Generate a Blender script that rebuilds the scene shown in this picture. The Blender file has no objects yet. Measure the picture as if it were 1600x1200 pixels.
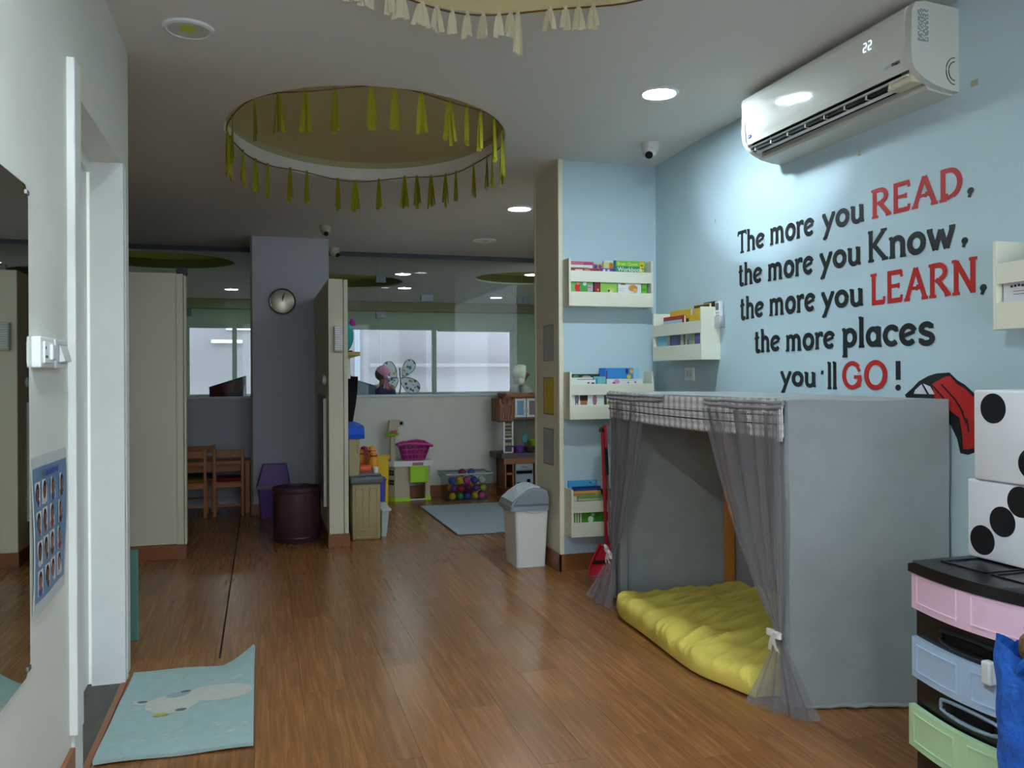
import bpy, bmesh, math, random
from math import sin, cos, pi
from mathutils import Vector, Matrix
RND = random.Random(7)
SC = bpy.context.scene
COL = SC.collection

# ------------------------------------------------------------------ camera, world, exposure
def s2l(v):
    v /= 255.0
    return v / 12.92 if v <= 0.04045 else ((v + 0.055) / 1.055) ** 2.4
def rgb(r, g, b): return (s2l(r), s2l(g), s2l(b), 1.0)

CAM_H = 1.25
YAW, ROLL, FPX = math.atan(392 / 1310.0), 0.005, 1310.0
cd = bpy.data.cameras.new('camera')
cam = bpy.data.objects.new('camera', cd)
COL.objects.link(cam)
_f = Vector((sin(YAW), cos(YAW), 0)); _r0 = Vector((cos(YAW), -sin(YAW), 0)); _z = Vector((0, 0, 1))
_r = _r0 * cos(ROLL) - _z * sin(ROLL); _u = _z * cos(ROLL) + _r0 * sin(ROLL)
m = Matrix.Identity(4)
for i in range(3):
    m[i][0], m[i][1], m[i][2] = _r[i], _u[i], -_f[i]
m[2][3] = CAM_H
cam.matrix_world = m
cd.sensor_width = 36.0
cd.sensor_fit = 'HORIZONTAL'
cd.lens = 36.0 * FPX / 1600.0
cd.shift_y = -15.0 / 1600.0
cd.clip_start = 0.05
SC.camera = cam
SC.view_settings.view_transform = 'Standard'
SC.view_settings.look = 'None'
SC.view_settings.gamma = 1.0
SC.view_settings.use_curve_mapping = False
SC.view_settings.exposure = 1.9
try:
    SC.cycles.max_bounces = 10
    SC.cycles.diffuse_bounces = 7
    SC.cycles.glossy_bounces = 4
    SC.cycles.transparent_max_bounces = 16
    SC.cycles.sample_clamp_indirect = 4.0
    SC.cycles.use_denoising = True
    SC.cycles.caustics_reflective = False
    SC.cycles.caustics_refractive = False
except Exception:
    pass
W = bpy.data.worlds.new('overcast_sky')
SC.world = W
W.use_nodes = True
wbg = W.node_tree.nodes['Background']
wbg.inputs[0].default_value = (0.78, 0.86, 1.0, 1)
wbg.inputs[1].default_value = 1.0
# unseen glazed front behind the camera, added to supply soft daylight (window_5)

# ------------------------------------------------------------------ materials
LAMP = 450.0
_MATS = {}
def mat(name, col, rough=0.55, spec=0.4, var=0.0, vscale=6.0, bump=0.0, bscale=40.0, metal=0.0, emit=None, estr=0.0, rnd=0.0, alpha=1.0, coat=0.0, stretch=None):
    if name in _MATS: return _MATS[name]
    M = bpy.data.materials.new(name); M.use_nodes = True
    N, L = M.node_tree.nodes, M.node_tree.links
    b = N['Principled BSDF']
    c = rgb(*col)
    b.inputs['Base Color'].default_value = c
    b.inputs['Roughness'].default_value = rough
    b.inputs['Specular IOR Level'].default_value = spec
    b.inputs['Metallic'].default_value = metal
    b.inputs['Alpha'].default_value = alpha
    b.inputs['Coat Weight'].default_value = coat
    if emit:
        b.inputs['Emission Color'].default_value = rgb(*emit)
        b.inputs['Emission Strength'].default_value = estr
    geo = None
    def coord():
        t = N.new('ShaderNodeTexCoord')
        mp = N.new('ShaderNodeMapping'); mp.inputs['Scale'].default_value = stretch or (1, 1, 1)
        L.new(t.outputs['Object'], mp.inputs[0])
        return mp.outputs[0]
    if var or rnd:
        hsv = N.new('ShaderNodeHueSaturation'); hsv.inputs['Color'].default_value = c
        val = None
        if var:
            nz = N.new('ShaderNodeTexNoise'); nz.inputs['Scale'].default_value = vscale; nz.inputs['Detail'].default_value = 5
            L.new(coord(), nz.inputs['Vector'])
            mr = N.new('ShaderNodeMapRange'); mr.inputs[1].default_value = 0.3; mr.inputs[2].default_value = 0.7
            mr.inputs[3].default_value = 1 - var; mr.inputs[4].default_value = 1 + var
            L.new(nz.outputs[0], mr.inputs[0]); val = mr.outputs[0]
        if rnd:
            oi = N.new('ShaderNodeObjectInfo')
            mr2 = N.new('ShaderNodeMapRange'); mr2.inputs[3].default_value = 1 - rnd; mr2.inputs[4].default_value = 1 + rnd
            L.new(oi.outputs['Random'], mr2.inputs[0])
            if val is not None:
                mu = N.new('ShaderNodeMath'); mu.operation = 'MULTIPLY'
                L.new(val, mu.inputs[0]); L.new(mr2.outputs[0], mu.inputs[1]); val = mu.outputs[0]
            else: val = mr2.outputs[0]
        L.new(val, hsv.inputs['Value']); L.new(hsv.outputs[0], b.inputs['Base Color'])
    if bump:
        nb = N.new('ShaderNodeTexNoise'); nb.inputs['Scale'].default_value = bscale; nb.inputs['Detail'].default_value = 4
        L.new(coord(), nb.inputs['Vector'])
        bp = N.new('ShaderNodeBump'); bp.inputs['Strength'].default_value = bump; bp.inputs['Distance'].default_value = 0.01
        L.new(nb.outputs[0], bp.inputs['Height']); L.new(bp.outputs[0], b.inputs['Normal'])
    _MATS[name] = M
    return M

def emis(name, col, strength):
    if name in _MATS: return _MATS[name]
    M = bpy.data.materials.new(name); M.use_nodes = True
    N, L = M.node_tree.nodes, M.node_tree.links
    N.clear()
    o = N.new('ShaderNodeOutputMaterial'); e = N.new('ShaderNodeEmission')
    e.inputs[0].default_value = rgb(*col); e.inputs[1].default_value = strength
    L.new(e.outputs[0], o.inputs[0]); _MATS[name] = M
    return M

def glass_mat(name, tint, gloss=1.0, rough=0.0):
    if name in _MATS: return _MATS[name]
    M = bpy.data.materials.new(name); M.use_nodes = True
    N, L = M.node_tree.nodes, M.node_tree.links
    N.clear()
    o = N.new('ShaderNodeOutputMaterial'); mx = N.new('ShaderNodeMixShader')
    t = N.new('ShaderNodeBsdfTransparent'); t.inputs[0].default_value = tint
    g = N.new('ShaderNodeBsdfGlossy'); g.inputs['Roughness'].default_value = rough
    fr = N.new('ShaderNodeFresnel'); fr.inputs[0].default_value = 1.45
    mu = N.new('ShaderNodeMath'); mu.operation = 'MULTIPLY'; mu.inputs[1].default_value = gloss
    L.new(fr.outputs[0], mu.inputs[0]); L.new(mu.outputs[0], mx.inputs[0])
    L.new(t.outputs[0], mx.inputs[1]); L.new(g.outputs[0], mx.inputs[2]); L.new(mx.outputs[0], o.inputs[0])
    _MATS[name] = M
    return M

def veil_mat(name, col, opac):
    if name in _MATS: return _MATS[name]
    M = bpy.data.materials.new(name); M.use_nodes = True
    N, L = M.node_tree.nodes, M.node_tree.links
    N.clear()
    o = N.new('ShaderNodeOutputMaterial'); mx = N.new('ShaderNodeMixShader'); m2 = N.new('ShaderNodeMixShader')
    t = N.new('ShaderNodeBsdfTransparent'); d = N.new('ShaderNodeBsdfDiffuse'); tl = N.new('ShaderNodeBsdfTranslucent')
    d.inputs[0].default_value = rgb(*col); tl.inputs[0].default_value = rgb(*col)
    m2.inputs[0].default_value = 0.35
    lw = N.new('ShaderNodeLayerWeight'); lw.inputs[0].default_value = 0.35      # more thread seen edge on
    mr = N.new('ShaderNodeMapRange'); mr.inputs[3].default_value = opac; mr.inputs[4].default_value = min(1, opac + 0.22)
    L.new(lw.outputs['Facing'], mr.inputs[0]); L.new(mr.outputs[0], mx.inputs[0])
    L.new(d.outputs[0], m2.inputs[1]); L.new(tl.outputs[0], m2.inputs[2])
    L.new(t.outputs[0], mx.inputs[1]); L.new(m2.outputs[0], mx.inputs[2]); L.new(mx.outputs[0], o.inputs[0])
    _MATS[name] = M
    return M

# ------------------------------------------------------------------ mesh building
class B:
    def __init__(s): s.bm = bmesh.new(); s.mi = 0
    def _tag(s, faces):
        for f in faces: f.material_index = s.mi
    def box(s, x0, x1, y0, y1, z0, z1, bev=0.0, seg=2, M=None):
        vs = [s.bm.verts.new((x, y, z)) for x in (x0, x1) for y in (y0, y1) for z in (z0, z1)]
        idx = ((0, 1, 3, 2), (4, 6, 7, 5), (0, 4, 5, 1), (2, 3, 7, 6), (0, 2, 6, 4), (1, 5, 7, 3))
        fs = [s.bm.faces.new([vs[i] for i in q]) for q in idx]
        s._tag(fs)
        if bev > 0:
            es = list({e for f in fs for e in f.edges})
            r = bmesh.ops.bevel(s.bm, geom=es, offset=bev, segments=seg, profile=0.5, affect='EDGES')
            s._tag(r['faces'])
            vs = list({v for f in r['faces'] for v in f.verts} | {v for v in vs if v.is_valid})
        if M is not None:
            for v in vs: v.co = M @ v.co
        return s
    def cyl(s, c, r, h, axis='z', seg=24, r2=None, cap=True):
        r2 = r if r2 is None else r2
        ax = {'x': (Vector((0, 1, 0)), Vector((0, 0, 1)), Vector((1, 0, 0))), 'y': (Vector((0, 0, 1)), Vector((1, 0, 0)), Vector((0, 1, 0))), 'z': (Vector((1, 0, 0)), Vector((0, 1, 0)), Vector((0, 0, 1)))}[axis]
        c = Vector(c); A = []; Bv = []
        for i in range(seg):
            t = 2 * pi * i / seg
            d = ax[0] * cos(t) + ax[1] * sin(t)
            A.append(s.bm.verts.new(c + d * r)); Bv.append(s.bm.verts.new(c + ax[2] * h + d * r2))
        fs = [s.bm.faces.new((A[i], A[(i + 1) % seg], Bv[(i + 1) % seg], Bv[i])) for i in range(seg)]
        if cap: fs += [s.bm.faces.new(A[::-1]), s.bm.faces.new(Bv)]
        s._tag(fs); return s
    def lathe(s, prof, c=(0, 0, 0), seg=28, sx=1.0, sy=1.0, axis='z'):
        c = Vector(c); rings = []
        for r, z in prof:
            ring = []
            for i in range(seg):
                t = 2 * pi * i / seg
                p = Vector((r * cos(t) * sx, r * sin(t) * sy, z))
                if axis == 'x': p = Vector((p.z, p.x, p.y))
                if axis == 'y': p = Vector((p.x, p.z, p.y))
                ring.append(s.bm.verts.new(c + p))
            rings.append(ring)
        fs = []
        for a, b in zip(rings, rings[1:]):
            fs += [s.bm.faces.new((a[i], a[(i + 1) % seg], b[(i + 1) % seg], b[i])) for i in range(seg)]
        if prof[0][0] > 1e-5: fs.append(s.bm.faces.new(rings[0][::-1]))
        if prof[-1][0] > 1e-5: fs.append(s.bm.faces.new(rings[-1]))
        s._tag(fs); return s
    def ball(s, c, r, seg=16, sc=(1, 1, 1)):
        n = seg // 2
        prof = [(max(1e-6, r * sin(pi * i / n)), -r * cos(pi * i / n)) for i in range(n + 1)]
        k = len(s.bm.verts); s.bm.verts.ensure_lookup_table()
        before = set(s.bm.verts)
        s.lathe(prof, (0, 0, 0), seg)
        for v in s.bm.verts:
            if v not in before:
                v.co = Vector((v.co.x * sc[0], v.co.y * sc[1], v.co.z * sc[2])) + Vector(c)
        return s
    def tube(s, pts, r, seg=8, closed=False):
        pts = [Vector(p) for p in pts]; n = len(pts); rings = []
        rs = r if isinstance(r, (list, tuple)) else [r] * n
        for i, p in enumerate(pts):
            if closed: d = pts[(i + 1) % n] - pts[i - 1]
            else: d = pts[min(i + 1, n - 1)] - pts[max(i - 1, 0)]
            d.normalize()
            a = d.cross(Vector((0, 0, 1)))
            if a.length < 1e-3: a = d.cross(Vector((1, 0, 0)))
            a.normalize(); b = d.cross(a)
            rings.append([s.bm.verts.new(p + (a * cos(2 * pi * k / seg) + b * sin(2 * pi * k / seg)) * rs[i]) for k in range(seg)])
        fs = []
        for i in range(n if closed else n - 1):
            a, b = rings[i], rings[(i + 1) % n]
            fs += [s.bm.faces.new((a[k], a[(k + 1) % seg], b[(k + 1) % seg], b[k])) for k in range(seg)]
        if not closed: fs += [s.bm.faces.new(rings[0][::-1]), s.bm.faces.new(rings[-1])]
        s._tag(fs); return s
    def prism(s, poly, plane, a, b):
        """poly in 2-D; plane 'xy' extrudes z a..b, 'yz' extrudes x, 'xz' extrudes y"""
        f3 = {'xy': lambda p, q: (p[0], p[1], q), 'yz': lambda p, q: (q, p[0], p[1]), 'xz': lambda p, q: (p[0], q, p[1])}[plane]
        A = [s.bm.verts.new(f3(p, a)) for p in poly]; Bv = [s.bm.verts.new(f3(p, b)) for p in poly]
        n = len(poly)
        fs = [s.bm.faces.new(A[::-1]), s.bm.faces.new(Bv)]
        fs += [s.bm.faces.new((A[i], A[(i + 1) % n], Bv[(i + 1) % n], Bv[i])) for i in range(n)]
        s._tag(fs); return s
    def poly(s, pts):
        s._tag([s.bm.faces.new([s.bm.verts.new(p) for p in pts])]); return s
    def sheet(s, nu, nv, fn):
        g = [[s.bm.verts.new(fn(i / nu, j / nv)) for i in range(nu + 1)] for j in range(nv + 1)]
        s._tag([s.bm.faces.new((g[j][i], g[j][i + 1], g[j + 1][i + 1], g[j + 1][i])) for j in range(nv) for i in range(nu)])
        return s
    def slab(s, nu, nv, fn, th):
        """closed sheet of some thickness along its normal"""
        e = 1e-3
        def nrm(u, v):
            du = Vector(fn(min(u + e, 1), v)) - Vector(fn(max(u - e, 0), v)); dv = Vector(fn(u, min(v + e, 1))) - Vector(fn(u, max(v - e, 0)))
            n = du.cross(dv)
            return n.normalized() if n.length > 0 else Vector((0, 0, 1))
        top = lambda u, v: Vector(fn(u, v)) + nrm(u, v) * th * .5
        bot = lambda u, v: Vector(fn(u, v)) - nrm(u, v) * th * .5
        g1 = [[s.bm.verts.new(top(i / nu, j / nv)) for i in range(nu + 1)] for j in range(nv + 1)]
        g2 = [[s.bm.verts.new(bot(i / nu, j / nv)) for i in range(nu + 1)] for j in range(nv + 1)]
        fs = []
        for j in range(nv):
            for i in range(nu):
                fs.append(s.bm.faces.new((g1[j][i], g1[j][i + 1], g1[j + 1][i + 1], g1[j + 1][i])))
                fs.append(s.bm.faces.new((g2[j][i], g2[j + 1][i], g2[j + 1][i + 1], g2[j][i + 1])))
        for i in range(nu):
            fs.append(s.bm.faces.new((g1[0][i], g2[0][i], g2[0][i + 1], g1[0][i + 1])))
            fs.append(s.bm.faces.new((g1[nv][i], g1[nv][i + 1], g2[nv][i + 1], g2[nv][i])))
        for j in range(nv):
            fs.append(s.bm.faces.new((g1[j][0], g1[j + 1][0], g2[j + 1][0], g2[j][0])))
            fs.append(s.bm.faces.new((g1[j][nu], g2[j][nu], g2[j + 1][nu], g1[j + 1][nu])))
        s._tag(fs); return s

BASE = {}
def link(name, b, m, parent=None, loc=None, smooth=False):
    bm = b.bm
    bmesh.ops.recalc_face_normals(bm, faces=bm.faces[:])
    if parent is not None: base = BASE[parent.name]
    elif loc is not None: base = Vector(loc)
    else:
        lo = [min(v.co[i] for v in bm.verts) for i in range(3)]; hi = [max(v.co[i] for v in bm.verts) for i in range(3)]
        base = Vector(((lo[0] + hi[0]) / 2, (lo[1] + hi[1]) / 2, lo[2]))
    bm.transform(Matrix.Translation(-base))
    me = bpy.data.meshes.new(name); bm.to_mesh(me); bm.free()
    for mm in (m if isinstance(m, (list, tuple)) else [m]): me.materials.append(mm)
    if smooth:
        me.set_sharp_from_angle(angle=0.7) if smooth is True else None
        for p in me.polygons: p.use_smooth = True
    o = bpy.data.objects.new(name, me); COL.objects.link(o)
    if parent is not None: o.parent = parent
    else: o.location = base
    BASE[o.name] = base
    return o
def tag(o, label, cat, group=None, kind=None):
    o['label'] = label; o['category'] = cat
    if group: o['group'] = group
    if kind: o['kind'] = kind
    return o
def thing(name, label, cat, loc, group=None):
    o = bpy.data.objects.new(name, None); COL.objects.link(o)
    o.empty_display_size = 0.1
    o.location = loc; BASE[o.name] = Vector(loc)
    return tag(o, label, cat, group)
def st(name, b, m, parent=None, smooth=False):
    o = link(name, b, m, parent, smooth=smooth)
    if parent is None: o['kind'] = 'structure'
    return o
def copy_tree(o, loc, rot=0.0, label=None):
    r = o.copy(); COL.objects.link(r); r.location = loc; r.rotation_euler = (0, 0, rot)
    if label: r['label'] = label
    for ch in o.children:
        c = ch.copy(); COL.objects.link(c); c.parent = r
        for g in ch.children:
            d = g.copy(); COL.objects.link(d); d.parent = c
    return r
def lerp(a, b, t): return a + (b - a) * t
def plist(keys, t):
    """interpolate [(t, Vector)] smoothly"""
    for (t0, a), (t1, b) in zip(keys, keys[1:]):
        if t <= t1 or (t1, b) == keys[-1]:
            k = max(0, min(1, (t - t0) / (t1 - t0)))
            return Vector(a).lerp(Vector(b), k)

# palette
m_wall_white = mat('paint_white', (222, 224, 214), .6, .25, var=.02, vscale=2, bump=.05, bscale=90)
m_cream = mat('paint_cream', (214, 210, 188), .6, .3, var=.02, vscale=2, bump=.05, bscale=90)
m_blue = mat('paint_light_blue', (183, 205, 213), .6, .25, var=.02, vscale=1.5, bump=.06, bscale=80)
m_ceil = mat('paint_ceiling', (222, 220, 212), .75, .2, var=.02, vscale=1.2)
m_column = mat('paint_grey_blue', (178, 184, 192), .6, .25, var=.02, vscale=2)
m_base = mat('baseboard_wood', (136, 84, 50), .4, .4, var=.12, vscale=5, stretch=(3, 3, 20))
m_trimwhite = mat('trim_white', (228, 232, 228), .45, .4, var=.02, vscale=8)
m_beige = mat('recess_beige', (200, 186, 140), .7, .2)
m_olive = mat('recess_olive', (186, 178, 104), .7, .2)
m_white_pl = mat('white_plastic', (226, 230, 228), .35, .5)
m_black_pl = mat('black_plastic', (14, 15, 16), .3, .5)
m_dark = mat('dark_gap', (8, 8, 8), .8, .1)
m_metal = mat('brushed_metal', (150, 150, 150), .35, .5, metal=1.0)
m_woodtoy = mat('toy_brown', (120, 72, 40), .5, .4, var=.08, vscale=8)
m_skin = mat('skin', (120, 80, 58), .6, .3)
m_rail = mat('dark_rail', (58, 66, 70), .5, .4)

# ------------------------------------------------------------------ room shell
XR, XL, YP = 2.487, -0.54, 5.003
def cz(y): return 2.63 if y < 4.5 else max(2.45, 2.63 - 0.0377 * (y - 4.5))
CZ = 2.48

def ellipse(cx, cy, a, b, n=72): return [(cx + a * cos(2 * pi * i / n), cy + b * sin(2 * pi * i / n)) for i in range(n)]
RING1 = (0.60, 4.90, 0.79, 0.88)
RING0 = (0.74, 2.24, 0.80, 0.86)
def ceiling_with_holes(name, x0, x1, y0, y1, rings, zf, crease=None):
    bm = bmesh.new(); edges = []
    for loop in [[(x0, y0), (x1, y0), (x1, y1), (x0, y1)]] + [ellipse(*r) for r in rings]:
        vs = [bm.verts.new((x, y, 0)) for x, y in loop]
        edges += [bm.edges.new((vs[i], vs[(i + 1) % len(vs)])) for i in range(len(vs))]
    bmesh.ops.triangle_fill(bm, use_beauty=True, edges=edges)
    if crease is not None:
        bmesh.ops.bisect_plane(bm, geom=bm.verts[:] + bm.edges[:] + bm.faces[:], plane_co=(0, crease, 0), plane_no=(0, 1, 0))
    for v in bm.verts: v.co.z = zf(v.co.y)
    b = B(); b.bm = bm
    return st(name, b, m_ceil)
ceil = ceiling_with_holes('ceiling', -2.6, 3.7, -1.6, 8.48, [RING1, RING0], cz, 4.5)
FR = [(-1.0, 9.45, .74, .74), (.98, 10.95, .80, .85), (3.25, 10.0, .70, .70)]
ceil2 = ceiling_with_holes('ceiling', -3.2, 5.2, 8.48, 13.95, FR, lambda y: 2.45)
def recess(parent, ring, zf, lip, depth, mats):
    cx, cy, a, b_ = ring
    for nm, h0, h1, mm in (('recess_lip', 0.0004, lip, mats[0]), ('recess_wall', lip, depth, mats[1])):
        w = B(); n = 72
        E = ellipse(*ring); k = 1.0
        O = ellipse(cx, cy, a + .02, b_ + .02)
        A = [w.bm.verts.new((x, y, zf(y) + h0)) for x, y in E]; T = [w.bm.verts.new((x, y, zf(y) + h1)) for x, y in E]
        A2 = [w.bm.verts.new((x, y, zf(y) + h0)) for x, y in O]; T2 = [w.bm.verts.new((x, y, zf(y) + h1)) for x, y in O]
        for i in range(n):
            j = (i + 1) % n
            w.bm.faces.new((A[i], A[j], T[j], T[i])); w.bm.faces.new((A2[i], T2[i], T2[j], A2[j]))
            w.bm.faces.new((A[i], A2[i], A2[j], A[j])); w.bm.faces.new((T[i], T[j], T2[j], T2[i]))
        st(nm, w, mm, parent)
    w = B(); w.prism(ellipse(cx, cy, a + .03, b_ + .03), 'xy', zf(cy) + depth, zf(cy) + depth + .02)
    for v in w.bm.verts: v.co.z += zf(v.co.y) - zf(cy)
    st('recess_panel', w, mats[2], parent)
recess(ceil, RING1, cz, .078, .118, (m_ceil, mat('recess_cove', (176, 172, 130), .7, .2), m_beige))
recess(ceil, RING0, cz, .12, .16, (m_beige, m_beige, m_beige))
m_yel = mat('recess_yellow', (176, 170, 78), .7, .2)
m_oliv2 = mat('recess_shade_olive', (96, 94, 40), .7, .2)  # dark olive puts the shade of the far recess walls into their colour
m_green = mat('paint_far_green', (186, 204, 178), .6, .25)
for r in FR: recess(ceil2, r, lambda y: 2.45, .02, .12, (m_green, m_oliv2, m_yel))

# floor: dark bed, then laid planks
bed = B().box(-3.2, 5.2, -1.6, 14, -.06, -.0035)
m_bed = mat('floor_bed', (70, 44, 28), .5, .3)
floor = st('floor', bed, m_bed)
def floor_material():
    M = bpy.data.materials.new('floor_wood_print'); M.use_nodes = True
    N, L = M.node_tree.nodes, M.node_tree.links
    b = N['Principled BSDF']
    g = N.new('ShaderNodeNewGeometry'); oi = N.new('ShaderNodeObjectInfo')
    off = N.new('ShaderNodeVectorMath'); off.operation = 'SCALE'; off.inputs[3].default_value = 37.0
    cmb = N.new('ShaderNodeCombineXYZ'); L.new(oi.outputs['Random'], cmb.inputs[0]); L.new(oi.outputs['Random'], cmb.inputs[1])
    L.new(cmb.outputs[0], off.inputs[0])
    ad = N.new('ShaderNodeVectorMath'); ad.operation = 'ADD'
    L.new(g.outputs['Position'], ad.inputs[0]); L.new(off.outputs[0], ad.inputs[1])
    mp = N.new('ShaderNodeMapping'); mp.inputs['Scale'].default_value = (34, 1.6, 1)
    L.new(ad.outputs[0], mp.inputs[0])
    n1 = N.new('ShaderNodeTexNoise'); n1.inputs['Scale'].default_value = 1.6; n1.inputs['Detail'].default_value = 7; n1.inputs['Roughness'].default_value = .62
    n1.inputs['Distortion'].default_value = .6
    L.new(mp.outputs[0], n1.inputs['Vector'])
    cr = N.new('ShaderNodeValToRGB'); e = cr.color_ramp.elements
    e[0].position = .28; e[0].color = rgb(116, 79, 47); e[1].position = .74; e[1].color = rgb(160, 113, 68)
    k = e.new(.5); k.color = rgb(138, 91, 51)
    L.new(n1.outputs[0], cr.inputs[0])
    hsv = N.new('ShaderNodeHueSaturation'); L.new(cr.outputs[0], hsv.inputs['Color'])
    mr = N.new('ShaderNodeMapRange'); mr.inputs[3].default_value = .87; mr.inputs[4].default_value = 1.12
    L.new(oi.outputs['Random'], mr.inputs[0]); L.new(mr.outputs[0], hsv.inputs['Value'])
    L.new(hsv.outputs[0], b.inputs['Base Color'])
    # worn gloss and the gentle waves of the old vinyl
    b.inputs['Roughness'].default_value = .27
    b.inputs['Specular IOR Level'].default_value = .42
    n2 = N.new('ShaderNodeTexNoise'); n2.inputs['Scale'].default_value = 7.0; n2.inputs['Detail'].default_value = 2
    L.new(g.outputs['Position'], n2.inputs['Vector'])
    bp = N.new('ShaderNodeBump'); bp.inputs['Strength'].default_value = .16; bp.inputs['Distance'].default_value = .012
    L.new(n2.outputs[0], bp.inputs['Height'])
    L.new(bp.outputs[0], b.inputs['Normal'])
    return M
m_floor = floor_material()
PW, PL = .1755, 1.06
def plank_mesh():
    b = B().box(0, PW - .0012, 0, 1, -.0035, 0)
    o = link('plank', b, m_floor, floor)
    o.data.transform(Matrix.Translation(BASE[floor.name]))
    return o
first = plank_mesh(); used = False
pr = random.Random(3)
def lay(x, y0, y1):
    global used
    o = first if not used else first.copy()
    if used: COL.objects.link(o)
    used = True
    o.parent = floor
    o.location = Vector((x, y0, 0)) - BASE[floor.name]
    o.scale = (1, (y1 - y0 - .0012), 1)
for k in range(-11, 19):
    x = -.026 + (k) * PW
    off = pr.random() * PL
    if x + PW > XL and x < XR: lo, hi = 1.1, 8.46
    elif x <= XL: lo, hi = 3.95, 8.46
    else: lo, hi = 5.05, 8.46
    y = lo - off
    while y < hi:
        a, b_ = max(y, lo), min(y + PL, hi)
        if b_ - a > .02: lay(x, a, b_)
        y += PL
st('trim_1', B().box(-.185, -.178, 3.93, 8.4, 0, .0015), m_dark)
st('trim_2', B().box(1.467, 1.474, 5.0, 6.34, 0, .0015), mat('seam_grey', (92, 98, 100), .5, .3))

# left wall with a doorway
wl = B()
wl.box(-.70, XL, -1.6, 2.80, 0, 2.64); wl.box(-.70, XL, 2.80, 3.757, 2.118, 2.64); wl.box(-.70, XL, 3.757, 3.90, 0, 2.64)
st('wall_left', wl, m_wall_white)
st('baseboard_left', B().box(XL, XL + .014, -1.5, 2.722, 0, .165, .003), m_base)
tr = B().box(XL - .002, XL + .022, 2.712, 2.803, .20, 2.185, .004); tr.box(XL - .002, XL + .010, 2.735, 2.85, 0, .205, .002)
tr.box(-.69, XL + .004, 2.800, 2.850, 0, 2.118, .002)
st('trim_3', tr, m_trimwhite)
tr = B().box(-.66, XL + .006, 3.72, 3.762, 0, 2.118, .003); tr.box(XL - .004, XL + .008, 3.762, 3.80, 0, 2.10, .003)
st('trim_4', tr, m_trimwhite)
dl = B().box(-.70, -.668, 2.86, 3.715, .02, 2.07, .002)
door = st('door_1', dl, m_trimwhite)
st('door_panel', B().box(-.668, -.663, 3.02, 3.56, .25, .95, .002).box(-.668, -.663, 3.02, 3.56, 1.1, 1.9, .002), m_trimwhite, door)
st('trim_5', B().box(-.70, XL - .012, 2.855, 3.72, -.003, .004, .001), mat('threshold_stone', (62, 62, 54), .5, .4, var=.3, vscale=25, stretch=(1, .2, 1)))
st('trim_6', B().box(XL - .012, XL + .012, 2.86, 3.74, 0, .006, .002), m_base)
st('door_head', B().box(-.70, -.655, 2.86, 3.72, 2.072, 2.118), m_trimwhite, door)

# right wall, nook wall beside the pillar face, hidden closing walls
st('wall_right', B().box(XR, XR + .12, -1.6, YP, 0, 2.66), m_blue)
for y_, z_, w_ in ((2.44, 2.30, .022), (3.05, 2.20, .012), (4.25, 2.12, .006)): st('tape_mark', B().box(XR - .0015, XR, y_ - w_, y_ + w_ * .4, z_ - .011, z_ + .011), mat('tape_beige', (170, 166, 140), .6, .2), bpy.data.objects['wall_right'])
nk = B().box(1.84, XR + .12, YP, YP + .02, 0, 2.64)
st('wall_nook', nk, m_blue)
pl_ = B().box(1.815, 1.84, YP - .002, 5.50, 0, 2.64, .003); pl_.box(1.84, 2.6, YP + .02, 5.50, 0, 2.64)
st('wall_pillar', pl_, m_cream)
st('baseboard_nook', B().box(1.80, XR, YP - .015, YP, 0, .108, .002).box(1.80, 1.815, YP - .015, 5.50, 0, .108, .002), m_base)
st('trim_7', B().box(1.806, 1.836, YP - .008, YP + .02, .108, 2.63, .003).box(1.811, 1.826, 5.48, 5.51, .0, 2.60, .003), mat('cream_edge', (226, 222, 198), .5, .3))
wbh = B().box(-.7, -.42, -1.7, -1.6, 0, 2.66); wbh.box(2.32, 2.6, -1.7, -1.6, 0, 2.66); wbh.box(-.42, 2.32, -1.7, -1.6, 0, .14); wbh.box(-.42, 2.32, -1.7, -1.6, 2.36, 2.66)
st('wall_behind', wbh, m_wall_white)
fwn = B()  # unseen glazed opening, added to let in fill daylight
for x in (-.40, .50, 1.40, 2.30): fwn.box(x - .03, x + .03, -1.68, -1.62, .14, 2.36, .004)
st('window_5', fwn, m_trimwhite)
st('wall_side', B().box(3.6, 3.7, 5.2, 8.5, 0, 2.66), m_cream)
st('wall_hall', B().box(-2.7, -2.6, 3.8, 8.5, 0, 2.66).box(-2.7, -.7, 3.8, 3.9, 0, 2.66), m_cream)

# far partitions
p1 = B().box(-2.6, -.555, 6.16, 6.24, .10, 1.955, .002); p1.box(-.555, -.512, 6.152, 6.245, .085, 1.95, .003); p1.box(-.508, -.494, 6.156, 6.24, .09, 1.94, .003)
st('wall_partition', p1, m_cream)
st('baseboard_partition', B().box(-2.6, -.497, 6.145, 6.25, 0, .098, .002), m_base)
p2 = B().box(.470, .575, 6.22, 7.87, .09, 1.953, .003); p2.box(.579, .609, 6.22, 7.87, .09, 1.95, .003)
st('wall_divider', p2, m_cream)
st('baseboard_divider', B().box(.462, .616, 6.205, 7.87, 0, .095, .002), m_base)
st('wall_column', B().box(-.072, .60, 7.865, 8.58, 0, 2.56), m_column)
st('trim_8', B().box(-.09, -.072, 7.862, 8.44, 0, 2.51, .002), mat('column_edge', (120, 112, 98), .6, .2))
st('baseboard_column', B().box(-.09, .60, 7.852, 7.865, 0, .095, .002), m_base)
m_half = mat('paint_half_wall', (200, 202, 190), .6, .25, var=.02)
st('wall_half', B().box(.60, 3.6, 8.45, 8.55, 0, 1.03), m_half)
st('wall_half', B().box(-2.6, -.09, 8.45, 8.55, 0, 1.03), m_column)
st('baseboard_half', B().box(.60, 3.6, 8.437, 8.45, 0, .12, .002), m_base)
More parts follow.
